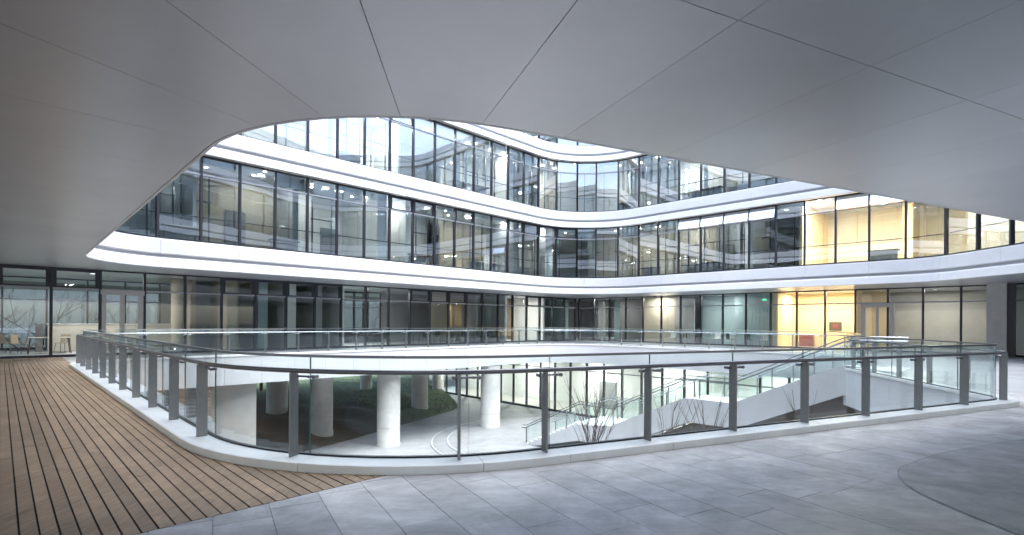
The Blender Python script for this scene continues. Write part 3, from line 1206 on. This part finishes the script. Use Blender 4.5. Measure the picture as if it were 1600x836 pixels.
# yellow room on the second storey of the right wing
z0 = SOFFIT + BAND - 0.03; z1 = SOFFIT + F2F + 0.12
ty0, ty1 = UP.find(20.75, 22.5), UP.find(16.4, 29.9)
wall_run(UP, ty0 + 2.8, ty1, 6.8, z0, z1, 'warm_white', wing_r)
cross_wall(UP, ty1, 1.4, 6.8, z0 + .002, z1 - .002, 'yellow_wall', wing_r)
cross_wall(UP, ty1 - 4.6, 4.6, 6.8, z0 + .002, z1 - .002, 'yellow_wall', wing_r, 0.5)
wall_run(UP, ty0 - 2.6, ty0 + 2.9, 3.6, z0, z1, 'cream', wing_r)
for i, (dt, o) in enumerate(((1.4, 1.6), (3.2, 2.6), (5.0, 1.8))):
    p = UP.at(ty1 - dt, o)
    lamp(('warm ceiling light above the wall end of the upper yellow room', 'warm ceiling light in the middle of the upper yellow room', 'warm ceiling light on the bright right side of the upper yellow room')[i], 'lamp', p, z1 - 0.01, 0.22, 80, True)
p = UP.at(ty0 + 2.0, 1.8)
lamp('cool ceiling light by the bright end windows of the right wing', 'lamp', p, z1 - 0.01, 0.25, 45)

# ground floor rooms, left wing: back window wall, timber and beige partitions
BL = Path([(gx - 8, gy + 3.0), (-40, FAC_L + 11.0 - 40 + 0.0)], closed=False)
BL = Path([(-11.5, FAC_L + 10.8 - 11.5), (-36, FAC_L + 10.8 - 36)], closed=False)
curtain(BL, stations(0, BL.L, 1.62), 0, 0.0, SOFFIT, 1.15, wing_l, name='rear_window_wall', gm='pane_clear', rail=1.0, base=0.12, mw=0.08)
rr = random.Random(5)
t = 0.2
kinds = ['dark_wall', 'timber_wall', 'grey_wall', 'dark_wall', 'beige_wall', 'beige_wall', 'timber_wall', 'dark_wall', 'teal_panel', 'dark_wall', 'grey_wall', 'timber_wall', 'beige_wall', 'beige_wall', 'grey_wall']
ki = 0
GLend = GL.find(-14.9, FAC_L - 14.9)
GAP0, GAP1 = GL.find(-5.6, FAC_L - 5.6), GL.find(-8.7, FAC_L - 8.7)
while t < GLend:
    e = min(t + rr.choice((MOD, MOD * 2)), GLend)
    m = kinds[ki % len(kinds)]; ki += 1
    o = -rr.choice((3.0, 4.2, 5.0))
    if GAP0 - 1.2 < (t + e) / 2 < GAP1 + 0.6:
        t = e
        continue
    mbx = MB()
    strip(mbx, GL, t + .02, e - .02, [(-o, 0.0), (-o, SOFFIT + .03), (-o + .15, SOFFIT + .03), (-o + .15, 0.0)], close=True)
    mbx.build('interior_wall', m, wing_l)
    if rr.random() < 0.55:
        cross_wall(GL, t, 1.2, -o + .1, 0.001, SOFFIT + .02, rr.choice(('teal_panel', 'white_wall', 'beige_wall', 'grey_wall')), wing_l, rr.choice((0.2, 0.5)))
    t = e
# ground floor rooms, right wing
ki = 0
kindsr = ['teal_panel', 'teal_panel', 'grey_wall', 'beige_wall', 'dark_wall', 'teal_panel', 'grey_wall', 'dark_wall']
tyA, tyB = GR.find(20.9, SUMR - 20.9), GR.find(17.75, SUMR - 17.75)
tW = GR.find(18.0, SUMR - 18.0)
t = tyB + 0.2
while t < GR.L - 0.2:
    e = min(t + rr.choice((MOD, MOD * 2)), GR.L)
    m = kindsr[ki % len(kindsr)]; ki += 1
    o = rr.choice((1.6, 3.0, 4.5))
    wall_run(GR, t + .02, e - .02, o, 0.0, SOFFIT + .03, m, wing_r)
    t = e
wall_run(GR, tyA - 1.2, tyB, 4.2, 0.0, SOFFIT + .03, 'yellow_wall', wing_r)
cross_wall(GR, tyB + 0.05, 0.2, 4.3, 0.001, SOFFIT + .02, 'yellow_wall', wing_r, 0.3)
cross_wall(GR, tyA - 0.1, 1.2, 4.2, 0.001, SOFFIT + .02, 'yellow_wall', wing_r, 0.25)
wall_run(GR, 0.0, tyA - 0.2, 5.2, 0.0, SOFFIT + .03, 'cream', wing_r)
for i, f in enumerate((0.25, 0.75)):
    p = GR.at(tyA + (tyB - tyA) * f, 2.2)
    lamp(('warm ceiling light in the yellow ground floor room, nearer the grey pier', 'warm ceiling light in the yellow ground floor room, nearer the dark glazing')[i], 'lamp', p, SOFFIT + 0.02, 0.22, 42, True)
p = GR.at(tyA * 0.45, 2.6)
lamp('cream ceiling light between the yellow ground floor room and grey pier', 'lamp', p, SOFFIT + 0.02, 0.25, 30)
for i, f in enumerate((0.12, 0.35, 0.6, 0.8)):
    p = GL.at(GL.L * f, 2.2)
    lamp(('small ceiling light behind ground floor glazing near the building corner', 'small ceiling light behind the middle of the left ground floor glazing', 'small ceiling light just inside the double door', 'small ceiling light above the table and chairs behind glass')[i], 'lamp', p, SOFFIT + 0.02, 0.22, (55, 55, 50, 26)[i])
for i, f in enumerate((0.25, 0.55, 0.85)):  # fill lamps added to lighten the wall panels behind this glazing
    p = GR.at(tyB + (GR.L - tyB) * f, 0.9)
    lamp(('added fill light behind the dark right glazing nearest the yellow room', 'added fill light in the middle of the dark right ground floor glazing', 'added fill light behind the dark right glazing nearest the building corner')[i], 'lamp', p, SOFFIT + 0.02, 0.22, 38)
# outer walls of the ground floor behind the rooms
wall_run(GR, 0, GR.L + 0.0, 6.0, 0.0, SOFFIT + .03, 'grey_wall', wing_r, name='outer_wall')
mbx = MB()
strip(mbx, GL, 0.0, GAP0, [(6.2, 0.0), (6.2, SOFFIT + .03), (6.4, SOFFIT + .03), (6.4, 0.0)], close=True)
strip(mbx, GL, GAP1, GLend - 0.2, [(6.2, 0.0), (6.2, SOFFIT + .03), (6.4, SOFFIT + .03), (6.4, 0.0)], close=True)
mbx.build('outer_wall', 'grey_wall', wing_l)
curtain(GL, stations(GAP0, GAP1, 1.1), 6.3, 0.0, SOFFIT, 1.1, wing_l, name='rear_window_wall', gm='pane_clear', rail=1.0, base=0.9, mw=0.1)
cross_wall(GL, GLend + .05, 3.2, 10.6, 0.001, SOFFIT + .02, 'beige_wall', wing_l, 0.2)

block('outer_wall', 'grey_wall', wing_r, (28.6, 18.0), 0.0, SOFFIT + .03, 0.2, 25.0, 0.0)
block('outer_wall', 'grey_wall', wing_r, (gx, gy + 8.2), 0.0, SOFFIT + .025, 17.0, 0.2, 0.0)
# double door of the right ground floor, in the bay beside the yellow room
p, q = GR.at(tyA - 2.05), GR.at(tyA - 0.45)
d = q - p; ang = math.atan2(d.y, d.x); c = (p + q) / 2; L = d.length
mb = MB()
ux = Vector((math.cos(ang), math.sin(ang)))
for sx in (-L / 2 + 0.1, 0.0, L / 2 - 0.1):
    mb.box((*(c + ux * sx), 1.42), (0.2 if sx else 0.12, 0.24, 2.84), ang)
mb.box((c.x, c.y, 2.74), (L + 0.02, 0.25, 0.24), ang)
mb.build('door', 'door_metal', wing_r)

# ------------------------------------------------------------------ lower level: lit room, columns, pier
LS = 43.6
LO = Path([(17.5, LS - 17.5), (-8.5, LS + 8.5)], closed=False)
tl = stations(0.0, LO.L, MOD)
curtain(LO, tl, 0, GROUND, -1.26, 0.75, wing_r, base=0.16, gm='pane_clear', mw=0.10, name='lower_curtain_wall')
wall_run(LO, 0.0, LO.L, 4.0, GROUND, -1.25, 'white_wall', wing_r, name='lower_room_wall')
mb = MB()
strip(mb, LO, 0, LO.L, [(0.1, GROUND + 0.02), (4.0, GROUND + 0.02)])
mb.build('lower_room_floor', 'int_floor', wing_r)
block('inner_door', 'grey_wall', wing_r, LO.at(LO.find(5.0, LS - 5.0), 3.95), GROUND + .021, GROUND + 2.2, 1.6, 0.08, LO.angle(2))
lower_lab = ['below deck ceiling light at the stair end of the white lit room', 'below deck ceiling light second from the stair end of the white room', 'below deck ceiling light in the middle of the white lit room', 'below deck ceiling light nearing the lawn end of the white room', 'below deck ceiling light at the lawn end of the white lit room']
for i in range(5):
    p = LO.at(LO.L * (0.12 + 0.19 * i), 2.0)
    lamp(lower_lab[i], 'lamp', p, -1.26, 0.4, 80, False)

cols = [((-6.95, 29.0), 'tall white round column in front, nearest the curved kerb'),
        ((-11.2, 30.2), 'shaded round column standing in dark soil left of the tallest one'),
        ((-15.2, 33.2), 'short looking round column on the grassy mound by the bright opening'),
        ((-14.2, 50.0), 'slim far round column just left of the tallest white one'),
        ((-7.1, 39.6), 'round column at the lawn edge right of the tallest one'),
        ((-1.38, 33.6), 'bright white round column beside the lit glazed room'),
        ((-7.3, 50.8), 'farthest white round column at the end of the lit glazing')]
for (x, y), lab in cols:
    g = lawn_h(x, y)
    root = thing('round_column', lab, 'column', (x, y, g), 'round columns below the deck')
    r0 = 0.64 if y < 45 else 0.56
    mb = MB()
    mb.lathe([(r0 + .03, g - 0.6), (r0 + .03, g + 0.06), (r0, g + 0.08), (r0, -1.25)], (x, y), 40)
    mb.build('shaft', 'column_white', root, (x, y, g))
    mb = MB()
    mb.lathe([(r0 + 0.004, g + 1.0), (r0 + 0.006, g + 1.012), (r0 + 0.004, g + 1.024)], (x, y), 40)
    mb.build('joint_ring', 'concrete', root, (x, y, g))
# concrete pier and dark coursed wall under the left side of the deck
pr = thing('concrete_pier', 'broad grey concrete pier under the left edge of the deck', 'pier', (-12.7, 23.4, GROUND))
block('shaft', 'concrete', pr, (-12.75, 23.4), GROUND - .3, -1.25, 1.9, 0.9, math.radians(30))
block('plinth', 'concrete', pr, (-12.75, 23.4), GROUND - .3, GROUND + .6, 1.98, 0.98, math.radians(30))
mb = MB()
mb.box((-18.0, 19.9, (GROUND - 1.25) / 2 - .2), (11.0, 0.4, 4.2), math.radians(24))
mb.box((-18.0, 19.9, -1.42), (11.1, 0.5, 0.3), math.radians(24))
tag(mb.build('retaining_wall', 'brick_dark', None, (-18.0, 19.9, GROUND)), 'dark coursed masonry wall below the deck seen between the left posts', 'wall')

# round paved plinth at the foot of the stair
mb = MB()
for r_, h in ((6.9, 0.07), (6.0, 0.14)):
    mb.lathe([(r_, GROUND - .02), (r_, GROUND + h - .015), (r_ - .015, GROUND + h), (0.01, GROUND + h)], (2.2, 30.4), 72)
struct(mb.build('circular_step', 'court_stone', None, (2.2, 30.4, GROUND)))
mb = MB()
for r_, h in ((6.9, 0.074), (6.0, 0.144)):
    mb.lathe([(r_ - 0.10, GROUND + h - .004), (r_ - 0.10, GROUND + h), (r_ + 0.004, GROUND + h), (r_ + 0.004, GROUND)], (2.2, 30.4), 72)
struct(mb.build('circular_kerb', 'stone_far', None, (2.2, 30.4, GROUND)))

# ------------------------------------------------------------------ stair
ST = thing('staircase', 'white straight staircase with two landings and double steel rails rising to the deck', 'staircase', (0.6, 29.5, GROUND))
sd = Vector((math.sqrt(.5), -math.sqrt(.5)))        # uphill
sn = Vector((math.sqrt(.5), math.sqrt(.5)))         # towards the far side
P0 = Vector((0.78, 29.12))
W = 2.6
rise, tread, nst = 0.15, 0.32, 12
sang = math.radians(-45)
prof_pts = []       # (distance, z) of the nosing line
dist, z = 0.0, GROUND
for fl in range(3):
    prof_pts.append((dist, z))
    for i in range(nst):
        z += rise
        c = P0 + sd * (dist + tread / 2) + sn * (W / 2)
        block('step', 'stair_white', ST, c, z - 0.17, z, tread + 0.02, W - 0.02, sang)
        dist += tread
    prof_pts.append((dist, z))
    if fl < 2:
        c = P0 + sd * (dist + 1.0) + sn * (W / 2)
        block('landing', 'stair_white', ST, c, z - 0.25, z - 0.004, 2.0, W - 0.02, sang)
        dist += 2.0
TOPD = dist
topz = z
c = P0 + sd * (dist + 0.8) + sn * (W / 2)
block('landing', 'stair_white', ST, c, -0.25, 0.004, 1.6, W - 0.02, sang)
for side, o in (('near', -0.09), ('far', W + 0.09)):
    poly = [(d_, z_ + 0.02 if side == 'far' else z_ + (-0.03 if i_ < 2 else 0.17)) for i_, (d_, z_) in enumerate(prof_pts)] + [(TOPD + 1.6, topz + 0.0)]
    low = [(TOPD + 1.6, -1.24)] + [(d_ + 0.15, max(GROUND - 0.05, z_ - 0.85)) for d_, z_ in prof_pts[::-1]]
    pts = poly + low
    a = P0 + sn * (o - 0.08); b = P0 + sn * (o + 0.08)
    mb = MB()
    n = len(pts)
    vv = [(*(a + sd * d_), z_) for d_, z_ in pts] + [(*(b + sd * d_), z_) for d_, z_ in pts]
    # quads between upper and lower chains keep the faces clean
    m = len(poly)
    up_i = list(range(m)); lo_i = list(range(n - 1, m - 1, -1))
    ff = []
    for i in range(m - 1):
        ff.append((up_i[i], up_i[i + 1], lo_i[i + 1], lo_i[i]))
        ff.append((n + up_i[i], n + lo_i[i], n + lo_i[i + 1], n + up_i[i + 1]))
        ff.append((up_i[i], n + up_i[i], n + up_i[i + 1], up_i[i + 1]))
        ff.append((lo_i[i], lo_i[i + 1], n + lo_i[i + 1], n + lo_i[i]))
    ff.append((up_i[0], lo_i[0], n + lo_i[0], n + up_i[0]))
    ff.append((up_i[-1], n + up_i[-1], n + lo_i[-1], lo_i[-1]))
    mb.add(vv, ff)
    mb.build('stringer', 'stair_white', ST)


# brown board closing the space under the stair, on its far side
mb = MB()
chain = [(d_ + 0.15, max(GROUND - 0.05, z_ - 0.9)) for d_, z_ in prof_pts] + [(TOPD + 1.7, -1.26), (TOPD + 8.0, -1.26)]
for (d0, z0_), (d1, z1_) in zip(chain, chain[1:]):
    if z1_ < GROUND + 0.1:
        continue
    a = P0 + sn * (W - 0.1) + sd * d0; b = P0 + sn * (W - 0.1) + sd * d1; e_ = sn * 0.06
    vv = [(*a, GROUND), (*b, GROUND), (*b, z1_), (*a, z0_), (*(a + e_), GROUND), (*(b + e_), GROUND), (*(b + e_), z1_), (*(a + e_), z0_)]
    mb.add(vv, [(0, 1, 2, 3), (4, 7, 6, 5), (3, 2, 6, 7)])
mb.build('under_stair_panel', 'mulch', ST)


def stair_z(d_):
    for (d0, z0_), (d1, z1_) in zip(prof_pts, prof_pts[1:]):
        if d0 <= d_ <= d1:
            return z0_ + (z1_ - z0_) * (d_ - d0) / max(1e-6, d1 - d0)
    return topz if d_ > 0 else GROUND


for o in (0.02, W - 0.02):
    keyd = [-0.25] + [d_ for d_, _ in prof_pts] + [TOPD + 1.5]
    for h, r_ in ((0.98, 0.027), (1.12, 0.02)):
        mb = MB()
        mb.tube([(*(P0 + sn * (o + (0.0 if h < 1 else 0.07)) + sd * d_), stair_z(max(0, d_)) + h) for d_ in keyd], r_, 8)
        mb.build('handrail', 'rail_steel' if o < 1 else 'bright_steel', ST)
    d_ = 0.1
    while d_ < TOPD + 1.6:
        p = P0 + sn * o + sd * d_
        zz = stair_z(d_)
        block('post', 'steel', ST, p, zz - 0.02, zz + 0.96, 0.02, 0.1, sang)
        d_ += 1.45
    for (d0, z0_), (d1, z1_) in zip(prof_pts, prof_pts[1:]):
        a = P0 + sn * (o + 0.07) + sd * (d0 + .03); b = P0 + sn * (o + 0.07) + sd * (d1 - .03)
        e_ = sn * 0.012
        mb = MB()
        vv = [(*(a), z0_ + .1), (*(b), z1_ + .1), (*(b), z1_ + 1.1), (*(a), z0_ + 1.1), (*(a + e_), z0_ + .1), (*(b + e_), z1_ + .1), (*(b + e_), z1_ + 1.1), (*(a + e_), z0_ + 1.1)]
        mb.add(vv, [(0, 1, 2, 3), (4, 7, 6, 5), (0, 4, 5, 1), (1, 5, 6, 2), (2, 6, 7, 3), (3, 7, 4, 0)])
        mb.build('glass_panel', 'rail_glass', ST)

# ------------------------------------------------------------------ bare shrubs in the court


def shrub(label, x, y, h, n, spread, seed):
    rr_ = random.Random(seed)
    root = thing('bare_shrub', label, 'shrub', (x, y, GROUND), 'bare shrubs below the balustrade')
    for i in range(n):
        a = rr_.uniform(0, 6.28); sp = spread * rr_.uniform(0.25, 1.0); hh = h * rr_.uniform(0.65, 1.0)
        b0 = Vector((x + rr_.uniform(-.15, .15), y + rr_.uniform(-.15, .15), GROUND - 0.05))
        tip = b0 + Vector((math.cos(a) * sp, math.sin(a) * sp, hh))
        pts = []
        for k in range(7):
            f = k / 6
            pts.append(b0.lerp(tip, f) + Vector((math.cos(a), math.sin(a), 0)) * (-0.25 * sp * math.sin(f * math.pi)) + Vector((rr_.uniform(-.03, .03), rr_.uniform(-.03, .03), 0)) * (1 if k else 0))
        mb = MB()
        r0 = rr_.uniform(0.016, 0.03)
        mb.tube(pts, [r0 * (1 - 0.8 * k / 6) for k in range(7)], 6)
        for _ in range(rr_.randint(2, 4)):
            k = rr_.randint(2, 5)
            s_ = pts[k]; a2 = a + rr_.uniform(-1.2, 1.2); l_ = hh * rr_.uniform(0.12, 0.3)
            e_ = s_ + Vector((math.cos(a2) * l_ * 0.45, math.sin(a2) * l_ * 0.45, l_))
            mb.tube([s_, s_.lerp(e_, .5) + Vector((0, 0, -0.03)), e_], [r0 * .45, r0 * .3, r0 * .12], 5)
        mb.build('stem', 'bark', root, (b0.x, b0.y, b0.z))


shrub('bare shrub with fanned stems in front of the lowest stair flight', 3.45, 22.0, 5.0, 30, 1.7, 1)
shrub('sparse bare shrub in front of the first stair landing', 6.1, 19.6, 4.8, 12, 1.6, 2)
shrub('thin leaning bare shrub in front of the middle stair flight', 7.5, 19.4, 5.0, 11, 1.7, 3)
shrub('few stemmed bare shrub under the top of the stair', 9.5, 16.8, 5.0, 8, 1.1, 4)

# ------------------------------------------------------------------ furniture behind the glass


def chair(label, x, y, rz, seat_m='plastic_tan', group=None):
    root = thing('chair', label, 'chair', (x, y, 0), group)
    mb = MB()
    mb.box((x, y, 0.45), (0.44, 0.42, 0.03), rz)
    mb.build('seat', seat_m, root, (x, y, 0))
    bx_, by_ = x - math.sin(-rz) * 0 + math.cos(rz + math.pi / 2) * 0.22, y + math.sin(rz + math.pi / 2) * 0.22
    mb = MB()
    mb.box((bx_, by_, 0.66), (0.42, 0.03, 0.40), rz, tilt=-0.12)
    mb.build('backrest', seat_m, root, (x, y, 0))
    for sx in (-.18, .18):
        for sy in (-.17, .17):
            px_ = x + math.cos(rz) * sx - math.sin(rz) * sy; py_ = y + math.sin(rz) * sx + math.cos(rz) * sy
            qx = x + math.cos(rz) * sx * 1.3 - math.sin(rz) * sy * 1.3; qy = y + math.sin(rz) * sx * 1.3 + math.cos(rz) * sy * 1.3
            mb = MB()
            mb.tube([(qx, qy, 0.0), (px_, py_, 0.44)], 0.014, 6)
            mb.build('leg', 'rail_steel', root, (qx, qy, 0))


def table(label, x, y, rz, l, w, top='cream'):
    root = thing('table', label, 'table', (x, y, 0))
    block('tabletop', top, root, (x, y), 0.72, 0.75, l, w, rz)
    for sx in (-1, 1):
        for sy in (-1, 1):
            a = Vector((sx * (l / 2 - .1), sy * (w / 2 - .08))); b = Vector((sx * (l / 2 - .02), sy * (w / 2 - .02)))
            M = Matrix.Rotation(rz, 2)
            a = M @ a; b = M @ b
            mb = MB()
            mb.tube([(x + b.x, y + b.y, 0), (x + a.x, y + a.y, 0.72)], 0.02, 6)
            mb.build('leg', 'bark', root, (x + b.x, y + b.y, 0))


A45 = math.radians(45)
table('small cafe table with splayed legs behind the leftmost glazing', -21.3, 23.6, A45, 1.5, 0.75)
chair('tan chair left of the small cafe table behind glass', -22.45, 23.35, math.radians(100))
chair('tan chair on the counter side of the small cafe table', -21.45, 24.45, math.radians(10))
chair('tan chair cut by the left picture edge, beside the cafe table', -23.9, 24.0, math.radians(200))
# reception counter
ct = thing('counter', 'long cream counter behind the glazing left of the double door', 'counter', (-20.6, 27.0, 0))
block('front_panel', 'cream', ct, (-20.9, 26.9), 0.0, 1.32, 5.2, 0.5, A45)
block('countertop', 'plastic_white', ct, (-20.9, 26.9), 1.321, 1.36, 5.3, 0.62, A45)
block('end_panel', 'dark_wall', ct, (-22.95, 24.85), 0.0, 1.34, 0.25, 0.56, A45)
# round column inside, seen right of the door
rc = thing('interior_column', 'warm beige round column inside the glazing right of the double door', 'column', (-17.5, 26.9, 0))
mb = MB(); mb.lathe([(0.36, 0), (0.36, SOFFIT + .03)], (-17.5, 26.9), 28); mb.build('shaft', 'beige_wall', rc, (-17.5, 26.9, 0))
mb = MB(); mb.lathe([(0.38, 0), (0.38, 0.12), (0.362, 0.12)], (-17.5, 26.9), 28); mb.build('base_ring', 'bright_steel', rc, (-17.5, 26.9, 0))
# chairs in the right ground floor room
for i in range(7):
    p = GR.at(tyB + 1.0 + i * 1.15, 1.1 if i % 2 else 0.8)
    nm = ['black chair nearest the yellow room behind the far balustrade', 'second black chair from the yellow room behind the balustrade', 'third black chair from the yellow room behind the balustrade', 'fourth black chair from the yellow room behind the balustrade', 'fifth black chair from the yellow room behind the balustrade', 'sixth black chair from the yellow room behind the balustrade', 'black chair farthest from the yellow room behind the balustrade'][i]
    chair(nm, p.x, p.y, math.radians(-45 + 40 * (i % 3)), 'plastic_black' if i % 3 else 'plastic_white', 'chairs in the right ground floor rooms')
SHORT = ('second meeting table from the building corner', 'meeting table by the bright rear window', 'meeting table nearest the building corner', 'meeting table farthest from the corner')
for i in range(4):
    tt_ = GL.find(-3.2 - 0.0, FAC_L - 3.2) + (0.0, 2.4, -2.6, 6.6)[i]
    p = GL.at(tt_, 1.7)
    lab = ('dark meeting table behind glass, left of the building corner', 'dark meeting table in front of the bright rear window', 'dark meeting table nearest the building corner', 'dark meeting table farthest from the building corner')[i]
    table(lab, p.x, p.y, GL.angle(1), 1.9, 0.8, 'dark_wall')
    for j in (-1, 1):
        p2 = GL.at(tt_ + j * 0.5, 0.95)
        chair('black chair on the %s side of the %s' % ('corner' if j < 0 else 'boardwalk', SHORT[i]), p2.x, p2.y, GL.angle(1) + math.pi + 0.3 * j, 'plastic_black')
# red cabinet and framed notice in the yellow room
p = GR.at(tyB - 0.9, 3.8)
rc = thing('fire_cabinet', 'red cabinet on the floor of the yellow ground floor room', 'cabinet', (p.x, p.y, 0))
block('body', 'plastic_red', rc, p, 0.0, 0.85, 0.9, 0.3, A45 - math.pi / 2)
block('door', 'plastic_red', rc, p + Vector((-.115, -.115)), 0.2, 0.65, 0.6, 0.02, A45 - math.pi / 2)
p = GR.at(tyB - 2.6, 4.13)
nt = thing('framed_notice', 'dark framed notice on the yellow ground floor wall', 'picture', (p.x, p.y, 1.4))
block('frame', 'bark', nt, p, 1.15, 1.75, 0.75, 0.05, A45 - math.pi / 2)
block('print', 'plastic_red', nt, p + Vector((-.025, -.025)), 1.3, 1.6, 0.3, 0.02, A45 - math.pi / 2)
# ---- green exit signs: plate and running figure arrow
for i, (path_, tq, o, zz, lab) in enumerate(((UP, UP.find(4.2, 38.3), 2.4, SOFFIT + F2F - 0.75, 'green exit sign in the second storey round corner'), (UP, UP.find(5.5, 38.5), 2.4, SOFFIT + 2 * F2F - 0.95, 'green exit sign in the third storey round corner'), (UP, ty1 - 3.9, 2.2, SOFFIT + F2F - 0.45, 'green exit sign hanging in the upper yellow room'), (GR, tyB + 1.1, 1.2, SOFFIT - 0.45, 'green exit sign beside the yellow ground floor room'))):
    p = path_.at(tq, o)
    root = thing('exit_sign', lab, 'sign', (p.x, p.y, zz))
    ang = path_.angle(tq)
    block('plate', 'exit_green', root, p, zz - .06, zz + .06, 0.26, 0.03, ang)
    block('hanger', 'plastic_white', root, p, zz + .081, zz + 0.42, 0.02, 0.02, ang)

# ------------------------------------------------------------------ outside: trees seen through the left rooms and under the deck


def tree(label, x, y, h, seed, gz=GROUND):
    rr_ = random.Random(seed)
    root = thing('bare_tree', label, 'tree', (x, y, gz), 'bare trees beyond the left wing')
    mb = MB()
    mb.tube([(x, y, gz - .1), (x + .05, y, gz + h * .25), (x - .05, y + .05, gz + h * .5)], [0.16, 0.12, 0.08], 8)
    mb.build('trunk', 'bark', root, (x, y, gz))
    mb = MB()

    def br(p, d, l, r_, dep):
        e = p + d * l
        mb.tube([p, p.lerp(e, .5) + Vector((rr_.uniform(-.1, .1), rr_.uniform(-.1, .1), 0)) * l * .3, e], [r_, r_ * .75, r_ * .5], 4, caps=False)
        if dep:
            for _ in range(3):
                d2 = (d + Vector((rr_.uniform(-.8, .8), rr_.uniform(-.8, .8), rr_.uniform(-.1, .6)))).normalized()
                br(p.lerp(e, rr_.uniform(.5, 1)), d2, l * rr_.uniform(.55, .8), r_ * .55, dep - 1)
    for _ in range(6):
        a = rr_.uniform(0, 6.28)
        br(Vector((x, y, gz + h * rr_.uniform(.25, .5))), Vector((math.cos(a) * .7, math.sin(a) * .7, rr_.uniform(.4, 1))).normalized(), h * .26, 0.05, 3)
    mb.build('crown', 'bark', root, (x, y, gz))


tl_ = ['bare tree outside, behind the leftmost rear windows', 'bare tree outside, behind the cafe table', 'bare tree outside, above the cream counter', 'bare tree outside, left of the double door', 'bare tree outside, seen through the double door', 'bare tree outside, right of the beige interior column', 'bare tree in the bright gap under the deck', 'bare tree far beyond the lawn under the deck']
for i, (x, y) in enumerate(((-40, 29), (-37, 34), (-33, 36), (-30, 41), (-27, 44), (-23, 47), (-33, 63), (-20, 72))):
    tree(tl_[i], x, y, 9 + (i * 37 % 5) * .6, 30 + i)
# pale boundary wall outside with ranked ledges, seen through the rear windows
bwall = thing('boundary_wall', 'pale banded wall outside, behind the bare trees and rear windows', 'wall', (-38, 52, GROUND))
for i in range(8):
    c = Vector((-38, 52)) + Vector((-.7071, .7071)) * (0.5 * i)
    block('ledge', 'far_white', bwall, c, GROUND - 0.5, -2.0 + i * 0.95, 60, 0.48, A45)
